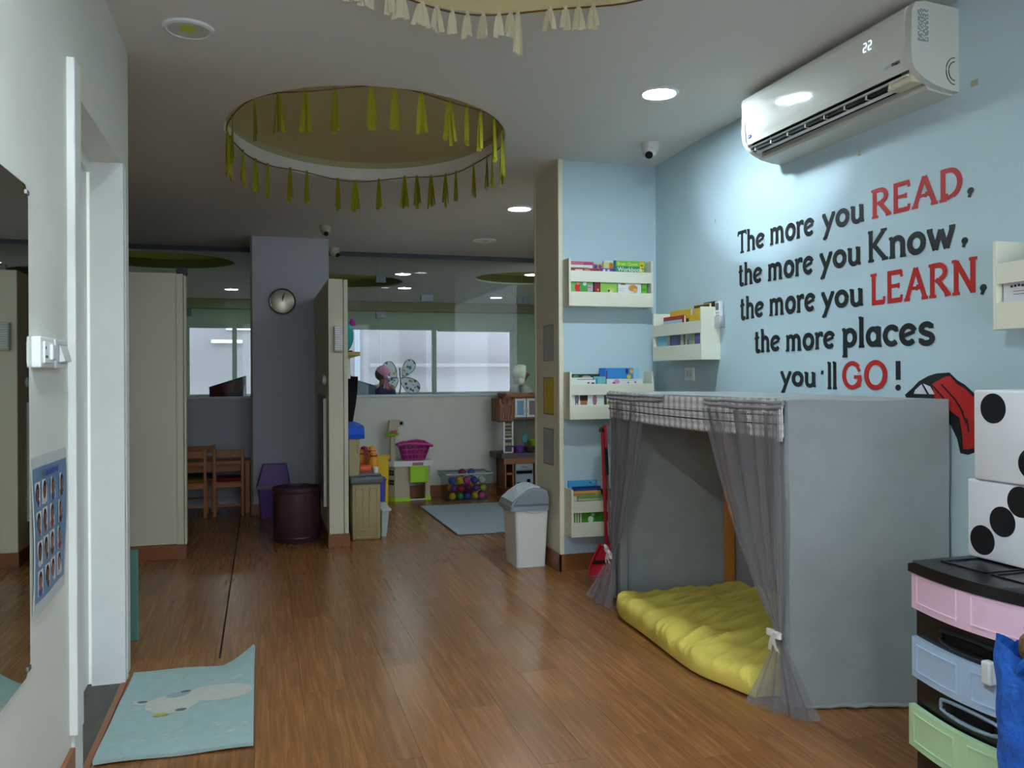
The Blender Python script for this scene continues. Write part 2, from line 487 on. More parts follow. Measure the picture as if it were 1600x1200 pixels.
st('trim_9', B().box(.60, 3.6, 8.43, 8.57, 1.03, 1.052, .004), mat('sill_paint', (190, 204, 208), .4, .4))
st('trim_10', B().box(-2.6, -.09, 8.43, 8.57, 1.03, 1.050, .004), mat('sill_paint', (190, 204, 208), .4, .4))
st('trim_11', B().box(.60, 3.6, 8.455, 8.51, 2.44, 2.50, .002), m_rail)
st('trim_12', B().box(-2.6, -.09, 8.455, 8.51, 2.44, 2.50, .002), m_rail)
# frameless glass screen over the half walls
m_glass = glass_mat('screen_glass', (.84, .885, .86, 1), .4)
scr = B().box(.604, 1.158, 8.478, 8.488, 1.052, 2.442)
gw = st('window_1', scr, m_glass)
for a, b_ in ((1.162, 1.628), (1.632, 2.653), (2.657, 3.6)): st('glass_pane', B().box(a, b_, 8.478, 8.488, 1.052, 2.442), m_glass, gw)
gl = st('window_2', B().box(-2.6, -.713, 8.478, 8.488, 1.05, 2.442), m_glass)
st('glass_pane', B().box(-.709, -.094, 8.478, 8.488, 1.05, 2.442), m_glass, gl)
m_clip = mat('clip_grey', (84, 92, 94), .35, .5, metal=.6)
for x, z, w in ((1.16, 2.22, .05), (1.16, 1.857, .05), (1.60, 2.034, .032), (1.66, 2.034, .032), (2.625, 2.029, .03), (2.685, 2.029, .03)):
    st('patch_fitting', B().box(x - w, x + w, 8.462, 8.504, z - .035, z + .035, .004), m_clip, gw)
for x, z in ((-.713, 2.235), (-.68, 1.857)):
    st('patch_fitting', B().box(x - .05, x + .05, 8.462, 8.504, z - .04, z + .04, .004), m_clip, gl)
# far room
fw = B()
FY = 13.94
m_green = mat('paint_far_green', (186, 204, 178), .6, .25)
XW = [(-3.2, -1.13), (-.43, -.36), (.35, 1.10), (2.75, 2.845), (4.24, 5.2)]
fw.box(-3.2, 5.2, FY, FY + .12, 2.06, 2.62); fw.box(-3.2, 5.2, FY, FY + .12, 0, .90)
for a, b_ in ((-3.2, -1.13), (.40, 1.10), (4.26, 5.2)): fw.box(a, b_, FY, FY + .12, .90, 2.06)
st('wall_far', fw, m_green)
fs = B().box(-3.3, -3.2, 8.5, 14, 0, 2.6); fs.box(5.2, 5.3, 8.5, 14, 0, 2.6)
st('wall_far_side', fs, m_green)
st('trim_13', B().box(-3.2, 5.2, FY - .22, FY, 2.30, 2.45), mat('beam_olive', (150, 150, 112), .6, .2))
m_winframe = mat('window_frame_green', (176, 196, 180), .45, .4)
m_winglass = glass_mat('window_glass', (.93, .96, .97, 1), .8)
for n, (a, b_, mul) in enumerate(((-1.13, .40, (-.40,)), (1.10, 4.26, (2.80,)))):
    f = B()
    f.box(a, b_, FY - .03, FY + .06, .90, .96, .004); f.box(a, b_, FY - .03, FY + .06, 2.0, 2.07, .004)
    for x in [a + .03, b_ - .03] + list(mul): f.box(x - .035, x + .035, FY - .035, FY + .06, .90, 2.07, .004)
    w = st('window_%d' % (n + 3), f, m_winframe)
    xs = [a] + list(mul) + [b_]
    for p, q in zip(xs, xs[1:]): st('pane', B().box(p + .03, q - .03, FY + .01, FY + .018, .95, 2.02), m_winglass, w)
    if n == 1:
        st('sash', B().box(2.86, 4.16, FY - .06, FY - .03, 1.98, 2.02, .003).box(4.12, 4.18, FY - .06, FY - .03, .92, 2.02, .003), m_winframe, w)
        st('window_handle', B().box(4.17, 4.25, FY - .10, FY - .06, 1.19, 1.26, .006), m_winframe, w)
# facade across the gap outside
m_fac = mat('facade_render', (180, 168, 176), .8, .1, var=.06, vscale=1.3)
fac = B().box(-4, 8, 15.5, 15.6, -1, 2.9)
ext = st('wall_exterior', fac, m_fac)
st('ledge', B().box(1.9, 8, 15.36, 15.5, 1.40, 1.46, .01), mat('ledge_paint', (190, 180, 186), .7, .2), ext)
for x in (1.0, 1.68): st('downpipe', B().cyl((x, 15.44, -1), .05, 3.8, 'z', 12), mat('pipe_white', (196, 198, 214), .5, .3), ext)

# ------------------------------------------------------------------ lamps
m_led = emis('led_diffuser', (226, 244, 255), LAMP)
m_led2 = emis('led_diffuser_far', (226, 248, 248), LAMP * .17)
m_led3 = emis('led_diffuser_hall', (226, 244, 255), LAMP * .34)
m_led4 = emis('led_diffuser_front', (232, 246, 255), LAMP * 2.0)
m_led5 = emis('led_diffuser_front_right', (232, 246, 255), LAMP * .25)
def downlight(x, y, z, r, label, lit=True, mm=None, group='recessed ceiling lights'):
    t = thing('ceiling_light', label, 'ceiling light', (x, y, z), group)
    ring = B().lathe([(r, -.003), (r * 1.06, -.007), (r * 1.2, -.004), (r * 1.24, 0), (r * 1.24, .004), (r, .004)] if lit else [(r, -.002), (r, -.009), (r * 1.07, -.012), (r * 1.22, -.008), (r * 1.27, 0), (r, .0)], (x, y, z), 40)
    link('trim_ring', ring, m_white_pl, t, smooth=True)
    if lit: link('diffuser', B().cyl((x, y, z - .003), r, .003, 'z', 40), mm or m_led, t)
    else:
        link('reflector', B().lathe([(r, -.009), (r * .96, -.008), (r * .62, -.003), (1e-5, -.002)], (x, y, z), 40), mat('lamp_reflector', (200, 200, 190), .3, .5), t, smooth=True)
        link('led_chip', B().cyl((x, y - r * .20, z - .010), r * .40, .005, 'z', 24), mat('led_phosphor', (200, 206, 60), .5, .4), t)
    return t
downlight(1.885, 3.746, 2.63, .078, 'lit round ceiling light between ceiling and air conditioner near blue wall corner')
downlight(1.965, 6.34, cz(6.34), .085, 'lit round ceiling light beside top of cream pillar', True, m_led3)
downlight(-.27, 3.553, 2.63, .078, 'unlit round ceiling light with yellow LED chip above doorway', False)
downlight(2.02, 7.62, cz(7.62), .085, 'unlit round ceiling light near the glass screen header', False)
downlight(1.75, .75, 2.63, .085, 'lit round ceiling light overhead of the camera, right one', True, m_led5)
downlight(-.12, .95, 2.63, .085, 'lit round ceiling light overhead of the camera by mirror wall', True, m_led4)
for x, y, l in ((1.62, 9.91, 'lit ceiling light behind glass, above the left half of the far window'),
                (1.90, 11.5, 'lit ceiling light behind glass, second one below the yellow ceiling recess'),
                (3.52, 12.6, 'lit ceiling light behind glass over the right far window'),
                (3.13, 9.6, 'lit ceiling light behind glass beside the right yellow recess'),
                (-.39, 12.25, 'lit ceiling light behind glass left of the grey column')):
    downlight(x, y, 2.45, .085, l, True, m_led2, 'ceiling lights of the far room')
def tube_reflection(x0, x1, y, z, label):  # added glowing tubes that stand in for reflections in the window glass
    t = thing('tube_reflection', label, 'tube reflection', ((x0 + x1) / 2, y, z), 'tube reflections in the far window')
    link('batten', B().box(x0 - .03, x1 + .03, y + .02, y + .07, z - .03, z + .03, .006), m_white_pl, t)
    link('tube', B().cyl((x0, y, z), .022, x1 - x0, 'x', 16), emis('reflection_glow', (226, 248, 248), 1.6), t)
tube_reflection(-.56, .3, 15.40, 2.08, 'upper tube reflection, modelled beyond far left window')
tube_reflection(-.80, -.34, 15.40, 1.85, 'lower tube reflection, modelled beyond far left window')

# ------------------------------------------------------------------ wall book racks and their books
m_rack = mat('rack_laminate', (224, 224, 204), .45, .35, var=.015, vscale=6)
RW, RH, RD = .575, .298, .12
def make_rack(loc, rot, label, w=RW):
    t = thing('book_rack', label, 'book rack', (0, 0, 0), 'wall book racks')
    for x in (0, w - .014): link('side_panel', B().box(x, x + .014, -RD, 0, 0, RH, .0015), m_rack, t)
    link('lower_rail', B().box(.014, w - .014, -RD, -RD + .012, 0, .09, .0015), m_rack, t)
    link('upper_rail', B().box(.014, w - .014, -RD, -RD + .012, .152, .222, .0015), m_rack, t)
    link('bottom_board', B().box(.014, w - .014, -RD + .012, 0, 0, .014, .001), m_rack, t)
    link('back_board', B().box(.014, w - .014, -.008, 0, .014, .16, .001), m_rack, t)
    t.location = loc; t.rotation_euler = (0, 0, rot); BASE[t.name] = Vector(loc)
    return t
m_pages = mat('book_pages', (226, 222, 206), .8, .1)
def cov(c): return mat('cover_%d_%d_%d' % c, c, .35, .45)
def text_mesh(txt, size, bold=0.0):
    cu = bpy.data.curves.new('txt', 'FONT'); cu.body = txt; cu.size = size; cu.align_x = 'LEFT'; cu.offset = bold
    cu.resolution_u = 3
    o = bpy.data.objects.new('txt', cu); COL.objects.link(o)
    dg = bpy.context.evaluated_depsgraph_get(); dg.update()
    me = bpy.data.meshes.new_from_object(o.evaluated_get(dg))
    bpy.data.objects.remove(o); bpy.data.curves.remove(cu)
    return me
def book(rack, rot, label, x0, x1, top, yd, t, col, prints=(), bot=.016, texts=(), name='book', group=None, lean=0.0):
    """prints: (kind, x, z, a, b, colour) on the cover; x from the left edge, z from the book's foot"""
    o = thing(name, label, 'book', (0, 0, 0), group)
    h = top - bot
    link('cover', B().box(0, x1 - x0, -t, -t + .0015, 0, h).box(0, x1 - x0, -.0015, 0, 0, h).box(0, .0015, -t, 0, 0, h), cov(col), o)
    link('page_block', B().box(.002, x1 - x0 - .002, -t + .0016, -.0016, .002, h - .003), m_pages, o)
    by = {}
    for p in prints: by.setdefault(p[5], []).append(p)
    lay = 0
    for c, ps in by.items():
        b = B()
        for kind, x, z, a, bb, _ in ps:
            lay += 1
            y = -t - .0002 - .00012 * lay
            if kind == 'r': b.box(x, x + a, y, -t, z, z + bb)
            else: b.prism([(x + a * cos(2 * pi * i / 18), z + bb * sin(2 * pi * i / 18)) for i in range(18)], 'xz', y, -t)
        link('cover_print', b, cov(c), o)
    for s, x, z, size, c, bold in texts:
        me = text_mesh(s, size, bold)
        me.transform(Matrix.Translation((x, -t - .0025, z)) @ Matrix.Rotation(pi / 2, 4, 'X'))
        me.materials.clear(); me.materials.append(cov(c))
        q = bpy.data.objects.new('cover_lettering', me); COL.objects.link(q); q.parent = o
    Mr = Matrix.Rotation(rot, 4, 'Z')
    p = Mr @ Vector((x0, yd, bot))
    o.location = Vector(rack) + p; o.rotation_euler = (0, 0, rot)
    return o

rA = (1.833, YP, 1.674); make_rack(rA, 0, 'cream wall book rack high on the blue wall beside pillar, holding a green workbook')
G = 'books in the upper rack by the pillar'
book(rA, 0, 'pink book at the back left of the high rack by pillar', .016, .205, .292, -.012, .012, (196, 96, 124), [('r', .12, .25, .06, .022, (180, 60, 110))], group=G)
book(rA, 0, 'white and dark green book in front of the pink book', .016, .19, .268, -.028, .012, (222, 226, 216), [('r', .0, .225, .02, .025, (30, 60, 44)), ('r', .02, .215, .13, .020, (42, 98, 62))], group=G)
book(rA, 0, 'red picture book in front of green book, high rack by pillar', .016, .235, .246, -.046, .012, (150, 40, 48), [('r', .05, .214, .05, .008, (230, 210, 205)), ('c', .13, .216, .02, .012, (190, 120, 90)), ('c', .19, .214, .018, .010, (90, 30, 50))], group=G)
book(rA, 0, 'orange and blue book left of the cream box in high rack', .205, .262, .278, -.020, .014, (216, 150, 40), [('r', .0, .20, .02, .055, (40, 60, 150)), ('c', .04, .245, .012, .012, (90, 60, 160))], group=G)
book(rA, 0, 'purple book with white blocks below the cream box', .24, .325, .248, -.050, .014, (112, 70, 160), [('r', .012, .212, .016, .014, (232, 226, 240)), ('r', .042, .212, .016, .014, (232, 226, 240)), ('r', .07, .200, .012, .014, (232, 226, 240))], group=G)
book(rA, 0, 'cream book with orange edge left of the green workbook', .262, .326, .292, -.034, .012, (206, 206, 150), [('r', .040, .2, .022, .07, (206, 120, 30))], group=G)
book(rA, 0, 'white board standing behind the green workbook', .275, .528, .306, -.010, .005, (214, 220, 222), name='white_board', group=G)
book(rA, 0, 'green workbook with white lettering in the high rack', .318, .532, .296, -.078, .014, (40, 140, 84),
     [('r', 0, .245, .214, .035, (126, 186, 52)), ('r', 0, 0, .012, .28, (20, 84, 110)), ('r', .176, .20, .03, .075, (216, 190, 40)), ('r', .182, .228, .02, .006, (20, 20, 20)), ('r', .182, .250, .018, .005, (20, 20, 20)), ('r', .176, .0, .038, .20, (120, 190, 60))],
     texts=[('Brain Quest', .020, .2505, .029, (208, 226, 130), .0005), ('Workbook', .022, .213, .038, (226, 240, 230), .0006)], name='workbook', group=G)
G = 'books in the lower tier of the upper rack by the pillar'
book(rA, 0, 'picture book with red and green figures, leftmost in the slot of high rack', .016, .165, .205, -.094, .010, (110, 178, 92), [('c', .05, .10, .022, .03, (204, 40, 36)), ('c', .05, .13, .012, .012, (224, 160, 120)), ('c', .09, .10, .03, .03, (60, 150, 60)), ('c', .095, .125, .012, .012, (232, 236, 230)), ('r', .115, .08, .034, .035, (180, 170, 190)), ('r', .11, .10, .03, .006, (206, 60, 80))], group=G)
book(rA, 0, 'maroon book in the slot of high rack', .170, .212, .20, -.094, .012, (128, 30, 48), [('c', .03, .09, .006, .008, (214, 170, 40)), ('r', .0, .06, .008, .09, (40, 20, 24))], group=G)
book(rA, 0, 'light green book in the slot of high rack', .216, .332, .20, -.094, .010, (142, 190, 84), [('c', .07, .09, .024, .018, (180, 200, 80)), ('r', .05, .075, .03, .012, (210, 214, 220)), ('c', .058, .085, .008, .008, (60, 80, 60))], group=G)
book(rA, 0, 'white book with a brown animal drawing in the slot of high rack', .336, .498, .20, -.094, .010, (224, 226, 224), [('c', .105, .105, .032, .022, (196, 132, 66)), ('c', .12, .09, .016, .014, (216, 170, 100)), ('c', .035, .13, .02, .006, (196, 132, 66)), ('r', .08, .072, .05, .005, (120, 50, 40)), ('r', .0, .10, .045, .002, (150, 170, 180)), ('r', .0, .088, .045, .002, (150, 170, 180))], group=G)
book(rA, 0, 'narrow bright green book at right end of the slot, high rack', .502, .538, .20, -.094, .010, (104, 178, 50), [('r', 0, .088, .036, .018, (60, 150, 40))], group=G)

rC = (1.835, YP, .966); make_rack(rC, 0, 'cream wall book rack at middle height by pillar, partly behind the grey tent')
G = 'books in the middle rack by the pillar'
book(rC, 0, 'dark green photo book at back left of the middle rack', .018, .25, .284, -.014, .012, (34, 44, 38), [('c', .06, .255, .02, .008, (70, 140, 50)), ('c', .13, .25, .03, .008, (150, 160, 140)), ('r', .02, .22, .07, .02, (16, 22, 18))], group=G)
book(rC, 0, 'white book with a red line in the middle rack', .03, .185, .262, -.034, .010, (220, 222, 218), [('r', .05, .226, .105, .010, (120, 52, 60))], group=G)
book(rC, 0, 'white book front left of the middle rack above the slot', .018, .195, .248, -.052, .010, (226, 228, 222), [('c', .13, .212, .008, .005, (60, 60, 60)), ('c', .16, .210, .012, .005, (50, 50, 60))], group=G)
book(rC, 0, 'teal book beside the blue rainbow book', .19, .27, .268, -.040, .010, (120, 188, 196), [('r', .012, .2, .014, .04, (60, 140, 170))], group=G)
book(rC, 0, 'large blue book with rainbow arc and yellow figures, middle rack', .238, .512, .322, -.020, .008, (56, 140, 206),
     [('r', .044, .20, .010, .09, (120, 60, 120)), ('c', .07, .215, .02, .012, (40, 130, 80)), ('c', .205, .25, .014, .014, (224, 190, 60)), ('c', .19, .285, .010, .018, (60, 40, 110)), ('c', .222, .285, .012, .016, (224, 160, 50)), ('r', .235, .2, .04, .106, (150, 200, 220)), ('r', .0, .2, .04, .106, (34, 100, 180))], group=G)
book(rC, 0, 'white book with small pink pictures in front of the blue rainbow book', .27, .52, .252, -.056, .010, (222, 224, 222), [('c', .07, .218, .022, .016, (206, 150, 196)), ('c', .05, .208, .010, .008, (170, 60, 80)), ('r', .1, .226, .12, .003, (200, 180, 120)), ('c', .15, .212, .006, .006, (90, 140, 150)), ('c', .20, .214, .006, .006, (100, 90, 160))], group=G)
G = 'books in the lower tier of the middle rack'
book(rC, 0, 'white book with brown people drawings in the slot of middle rack', .018, .235, .205, -.094, .010, (220, 220, 216),
     [('c', .035, .115, .014, .03, (110, 112, 130)), ('r', .024, .072, .006, .03, (100, 70, 60)), ('r', .038, .072, .006, .03, (100, 70, 60)), ('r', .055, .10, .052, .05, (44, 34, 30)), ('r', .058, .075, .046, .026, (170, 100, 70)), ('c', .155, .105, .014, .035, (150, 110, 110))], group=G)
book(rC, 0, 'grey book with green hill drawing in the slot of middle rack', .24, .40, .205, -.094, .010, (190, 190, 176), [('r', 0, .06, .014, .10, (70, 60, 60)), ('c', .04, .085, .026, .016, (110, 150, 40))], group=G)

rD = (1.842, YP, .232); make_rack(rD, 0, 'cream wall book rack low on the blue wall, above the baseboard behind the dustpan')
G = 'books in the low rack by the pillar'
book(rD, 0, 'sky blue book tallest in the low rack', .017, .215, .342, -.012, .008, (80, 168, 216), [('c', .15, .31, .006, .005, (30, 40, 60)), ('c', .18, .312, .004, .004, (230, 230, 230))], group=G)
book(rD, 0, 'navy book in front of the sky blue book', .04, .23, .305, -.028, .010, (24, 50, 110), [('r', .02, .262, .14, .012, (60, 80, 150))], group=G)
book(rD, 0, 'yellow book with orange title bars in the low rack', .022, .225, .278, -.046, .010, (214, 176, 70), [('r', .01, .238, .16, .010, (200, 120, 50)), ('r', 0, .2, .05, .03, (224, 218, 196))], group=G)
book(rD, 0, 'blue and green striped book at the front of the low rack', .06, .23, .252, -.062, .010, (70, 140, 190), [('r', 0, .222, .17, .012, (120, 170, 60)), ('r', 0, .205, .17, .012, (214, 190, 80))], group=G)
book(rD, 0, 'black book behind the red broom sticks in low rack', .232, .36, .282, -.03, .012, (22, 24, 30), group=G)
G = 'books in the lower tier of the low rack'
book(rD, 0, 'pale striped book leftmost in the slot of the low rack', .018, .075, .205, -.092, .012, (190, 200, 160), [('r', .006, .06, .006, .1, (70, 90, 70)), ('r', .022, .06, .006, .1, (90, 110, 90)), ('r', .038, .06, .006, .1, (60, 90, 70))], group=G)
book(rD, 0, 'grass green book in the slot of the low rack', .08, .24, .205, -.092, .010, (70, 140, 40), [('c', .055, .09, .018, .02, (210, 220, 200)), ('c', .10, .10, .02, .03, (40, 110, 30)), ('c', .07, .12, .010, .012, (160, 190, 120))], group=G)
book(rD, 0, 'dark book at the right of the slot in low rack', .244, .40, .205, -.092, .010, (40, 44, 40), group=G)

RB = -pi / 2
rB = (XR, 4.812, 1.328); make_rack(rB, RB, 'cream wall book rack on the right wall in the corner, beside the remote', .61)
G = 'books in the corner rack on right wall'
book(rB, RB, 'yellow book with dark title in the corner rack', .10, .365, .306, -.040, .010, (222, 186, 40), [('r', .05, .235, .15, .022, (60, 50, 30))], group=G)
book(rB, RB, 'red book with pale blue foot in front of the yellow book', .08, .345, .270, -.072, .012, (168, 34, 40), [('r', .0, .19, .265, .04, (170, 206, 222)), ('r', .02, .20, .06, .01, (220, 120, 60)), ('r', .24, .19, .025, .06, (140, 20, 30))], group=G)
book(rB, RB, 'yellow and black book near the front side of corner rack', .415, .592, .320, -.045, .012, (220, 180, 40), [('r', 0, .285, .177, .016, (24, 24, 22)), ('r', .03, .225, .147, .022, (70, 90, 96))], group=G)
book(rB, RB, 'low yellow book with black corner in corner rack', .38, .592, .262, -.076, .012, (216, 176, 30), [('r', .0, .2, .03, .03, (20, 20, 20)), ('r', .0, .2, .2, .01, (20, 20, 20))], group=G)
book(rB, RB, 'thin black book rising behind the corner rack side', .47, .594, .332, -.016, .008, (24, 26, 28), group=G)
G = 'books in the slot of the corner rack'
book(rB, RB, 'light blue book in the slot of corner rack', .03, .165, .205, -.092, .012, (110, 176, 204), group=G)
book(rB, RB, 'navy patterned book in the slot of corner rack', .19, .335, .205, -.092, .012, (44, 48, 96), [('r', .0, .06, .010, .1, (190, 184, 150)), ('c', .07, .10, .04, .03, (70, 70, 120))], group=G)
book(rB, RB, 'cream and black book in the slot of corner rack', .34, .405, .205, -.092, .012, (176, 168, 140), [('r', .035, .05, .02, .12, (40, 44, 50))], group=G)
book(rB, RB, 'mossy green and cream book in the slot of corner rack', .41, .50, .205, -.092, .012, (160, 168, 120), [('c', .05, .10, .03, .03, (120, 140, 130)), ('c', .02, .09, .012, .02, (60, 70, 60))], group=G)
book(rB, RB, 'violet book in the slot of corner rack', .505, .592, .205, -.092, .012, (66, 56, 130), [('r', .01, .10, .06, .02, (90, 80, 160))], group=G)

rE = (XR, 2.245, 1.392); make_rack(rE, RB, 'cream wall book rack at right edge above the dice')
book(rE, RB, 'purple and yellow book in the rack above the dice', .085, .36, .268, -.05, .014, (120, 104, 140), [('r', 0, .16, .022, .075, (206, 170, 50))], group='books in the rack above the dice')
book(rE, RB, 'white printed leaflet in the slot of rack above the dice', .018, .50, .206, -.092, .004, (220, 222, 224),
     [('r', .04, .108, .22, .0018, (70, 70, 76)), ('r', .04, .098, .20, .0018, (70, 70, 76))] + [('r', .03 + i * .014, .122 + (i % 3) * .001, .009, .008, (60, 60, 64)) for i in range(16)], name='leaflet', group='books in the rack above the dice')

# ------------------------------------------------------------------ painted words on the right wall
def arc(cx, cy, rx, ry, a0, a1, n=14):
    return [(cx + rx * cos(math.radians(lerp(a0, a1, i / n))), cy + ry * sin(math.radians(lerp(a0, a1, i / n)))) for i in range(n + 1)]
XH = .66
GL = {   # width, strokes: (points, half-width or None)
 'T': (.60, [([(.0, .95), (.60, .95)],), ([(.30, 0), (.30, .95)],), ([(.035, .98), (.0, .80)], .045), ([(.565, .98), (.60, .80)], .045), ([(.17, .03), (.43, .03)], .05)]),
 'h': (.60, [([(.13, 0), (.13, 1.0)],), ([(.02, .97), (.14, .97)], .05), (arc(.30, .42, .17, .20, 165, 0) + [(.47, 0)],), ([(.02, .03), (.24, .03)], .045), ([(.38, .03), (.60, .03)], .045)]),
 'e': (.62, [(arc(.31, .33, .235, .265, 25, 318, 20),), ([(.10, .28), (.53, .42)], .06)]),
 'm': (.98, [([(.13, 0), (.13, .64)],), ([(.02, .62), (.14, .64)], .05), (arc(.30, .42, .17, .19, 165, 0) + [(.47, 0)],), (arc(.64, .42, .17, .19, 165, 0) + [(.81, 0)],), ([(.02, .03), (.24, .03)], .045), ([(.37, .03), (.56, .03)], .045), ([(.72, .03), (.94, .03)], .045)]),
 'o': (.64, [(arc(.32, .33, .235, .265, 0, 360, 24), .095)]),
 'r': (.44, [([(.13, 0), (.13, .64)],), ([(.0, .60), (.14, .64)], .05), (arc(.33, .40, .19, .20, 160, 70),), ([(.38, .62), (.42, .48)], .05), ([(.02, .03), (.24, .03)], .045)]),
 'y': (.62, [([(.06, .64), (.31, .08)],), ([(.56, .64), (.31, .08), (.14, -.32)],), ([(.0, .63), (.16, .63)], .045), ([(.46, .63), (.62, .63)], .045), ([(.04, -.27), (.16, -.33)], .06)]),
 'u': (.64, [([(.13, .64)] + arc(.31, .24, .18, .20, 180, 330),), ([(.50, .64), (.50, 0)],), ([(.02, .62), (.15, .62)], .045), ([(.39, .62), (.51, .62)], .045), ([(.49, .03), (.62, .03)], .045)]),
 'R': (.74, [([(.12, 0), (.12, 1.0)],), ([(.10, .94)] + arc(.34, .73, .21, .21, 90, -80),), ([(.34, .54), (.22, .46)], .05), ([(.30, .52), (.66, .04)],), ([(.02, .03), (.26, .03)], .045), ([(.54, .03), (.74, .06)], .05), ([(.0, .96), (.12, .96)], .045)]),
 'E': (.66, [([(.13, 0), (.13, 1.0)],), ([(.05, .94), (.60, .94)],), ([(.13, .52), (.50, .52)], .06), ([(.05, .06), (.60, .06)],), ([(.575, .99), (.60, .78)], .05), ([(.575, .02), (.60, .22)], .05), ([(.49, .60), (.49, .43)], .04)]),
 'A': (.86, [([(.10, .02), (.43, .98)],), ([(.43, .98), (.76, .02)],), ([(.20, .36), (.58, .36)], .05), ([(.0, .03), (.22, .03)], .05), ([(.63, .03), (.86, .03)], .05), ([(.50, .46), (.46, .28)], .04)]),
 'D': (.76, [([(.13, 0), (.13, 1.0)],), ([(.06, .94), (.28, .94)] + arc(.32, .52, .32, .42, 88, -70, 16),), ([(.42, .13), (.24, .06)], .06), ([(.02, .03), (.24, .03)], .045), ([(.24, .22), (.28, .04)], .045)]),
 ',': (.22, [([(.11, .07), (.115, .08)], .11), ([(.14, .06), (.06, -.14)], .055)]),
 'K': (.80, [([(.13, 0), (.13, 1.0)],), ([(.64, .96), (.20, .46)],), ([(.26, .52), (.68, .04)],), ([(.02, .03), (.26, .03)], .045), ([(.02, .97), (.22, .97)], .045), ([(.52, .97), (.76, .97)], .045), ([(.56, .03), (.80, .05)], .05)]),
 'n': (.64, [([(.13, 0), (.13, .64)],), ([(.0, .62), (.14, .64)], .05), (arc(.32, .42, .19, .19, 165, 0) + [(.51, 0)],), ([(.02, .03), (.24, .03)], .045), ([(.41, .03), (.63, .03)], .045)]),
 'w': (.92, [([(.08, .64), (.28, .02)],), ([(.28, .02), (.46, .60)],), ([(.46, .60), (.64, .02)],), ([(.64, .02), (.84, .64)],), ([(.0, .63), (.20, .63)], .045), ([(.72, .63), (.92, .63)], .045)]),
 'L': (.60, [([(.13, 0), (.13, 1.0)],), ([(.05, .06), (.56, .06)],), ([(.535, .02), (.555, .24)], .05), ([(.0, .97), (.26, .97)], .045)]),
 'N': (.82, [([(.14, 0), (.14, .98)],), ([(.14, .96), (.66, .04)],), ([(.66, 0), (.66, 1.0)],), ([(.02, .03), (.26, .03)], .045), ([(.0, .97), (.16, .97)], .045), ([(.54, .97), (.80, .97)], .045)]),
 'p': (.64, [([(.13, -.30), (.13, .64)],), ([(.0, .62), (.14, .64)], .05), (arc(.33, .34, .21, .25, 150, -150, 18),), ([(.02, -.28), (.24, -.28)], .045), ([(.20, .14), (.18, .0)], .045)]),
 'l': (.27, [([(.13, 0), (.13, 1.0)],), ([(.02, .03), (.25, .03)], .045), ([(.02, .98), (.14, .98)], .045)]),
 'a': (.64, [(arc(.29, .33, .20, .25, 30, 330, 18),), ([(.50, .64), (.50, 0)],), ([(.49, .03), (.62, .03)], .045), ([(.40, .62), (.52, .62)], .045)]),
 'c': (.56, [(arc(.31, .33, .235, .265, 45, 315, 18),), ([(.48, .60), (.50, .44)], .06)]),
 's': (.54, [(arc(.27, .48, .17, .13, 20, 250, 12) + arc(.27, .18, .19, .14, 80, -160, 12),), ([(.45, .62), (.46, .48)], .05), ([(.07, .20), (.07, .06)], .05)]),
 't': (.36, [([(.15, .92)] + arc(.24, .14, .09, .10, 180, 320),), ([(.02, .62), (.32, .66)], .055)]),
 "'": (.14, [([(.08, .84), (.06, .66)], .05)]),
 'G': (.86, [(arc(.42, .5, .33, .43, 42, 345, 26),), ([(.50, .44), (.80, .44)], .06), ([(.70, .10), (.74, .46)], .06), ([(.64, .80), (.72, .64)], .055)]),
 'O': (.88, [(arc(.44, .5, .35, .43, 0, 360, 32), .085)]),
 '!': (.24, [([(.12, .95), (.12, .34)], .085), ([(.118, .09), (.122, .10)], .10)]),
}
WORDS = [
 [('The', 'k', (4.012, 1.899), (3.755, 1.899), .117, 1), ('more', 'k', (3.713, 1.901), (3.353, 1.898), .082, 0), ('you', 'k', (3.297, 1.903), (3.013, 1.902), .077, 0), ('READ', 'r', (2.971, 1.902), (2.483, 1.897), .120, 1), (',', 'k', (2.468, 1.905), (2.437, 1.905), .110, 1)],
 [('the', 'k', (4.008, 1.722), (3.779, 1.722), .080, 0), ('more', 'k', (3.734, 1.720), (3.359, 1.718), .084, 0), ('you', 'k', (3.317, 1.724), (3.035, 1.720), .078, 0), ('Know', 'k', (2.997, 1.720), (2.523, 1.716), .130, 1), (',', 'k', (2.496, 1.727), (2.465, 1.726), .115, 1)],
 [('the', 'k', (3.994, 1.538), (3.766, 1.543), .080, 0), ('more', 'k', (3.722, 1.541), (3.348, 1.542), .084, 0), ('you', 'k', (3.306, 1.545), (3.022, 1.540), .076, 0), ('LEARN', 'r', (2.980, 1.537), (2.421, 1.539), .129, 1), (',', 'k', (2.414, 1.545), (2.383, 1.545), .115, 1)],
 [('the', 'k', (3.857, 1.357), (3.625, 1.363), .078, 0), ('more', 'k', (3.584, 1.357), (3.209, 1.362), .078, 0), ('places', 'k', (3.164, 1.360), (2.625, 1.358), .086, 0)],
 [('you', 'k', (3.628, 1.189), (3.346, 1.184), .070, 0), ("'", 'k', (3.316, 1.176), (3.290, 1.177), .100, 1), ('ll', 'k', (3.268, 1.176), (3.198, 1.177), .122, 1), ('GO', 'r', (3.166, 1.176), (2.881, 1.178), .124, 1), ('!', 'k', (2.840, 1.177), (2.802, 1.177), .126, 1)],
]
m_ink = {'k': mat('paint_black', (24, 28, 30), .5, .3), 'r': mat('paint_red', (170, 36, 34), .5, .3)}
LABS = ["painted wall words 'The more you READ,' top line of the quote", "painted wall words 'the more you Know,' second line of the quote", "painted wall words 'the more you LEARN,' third line of the quote", "painted wall words 'the more places' fourth line of the quote", "painted wall words 'you'll GO !' bottom line of the quote above the tent"]
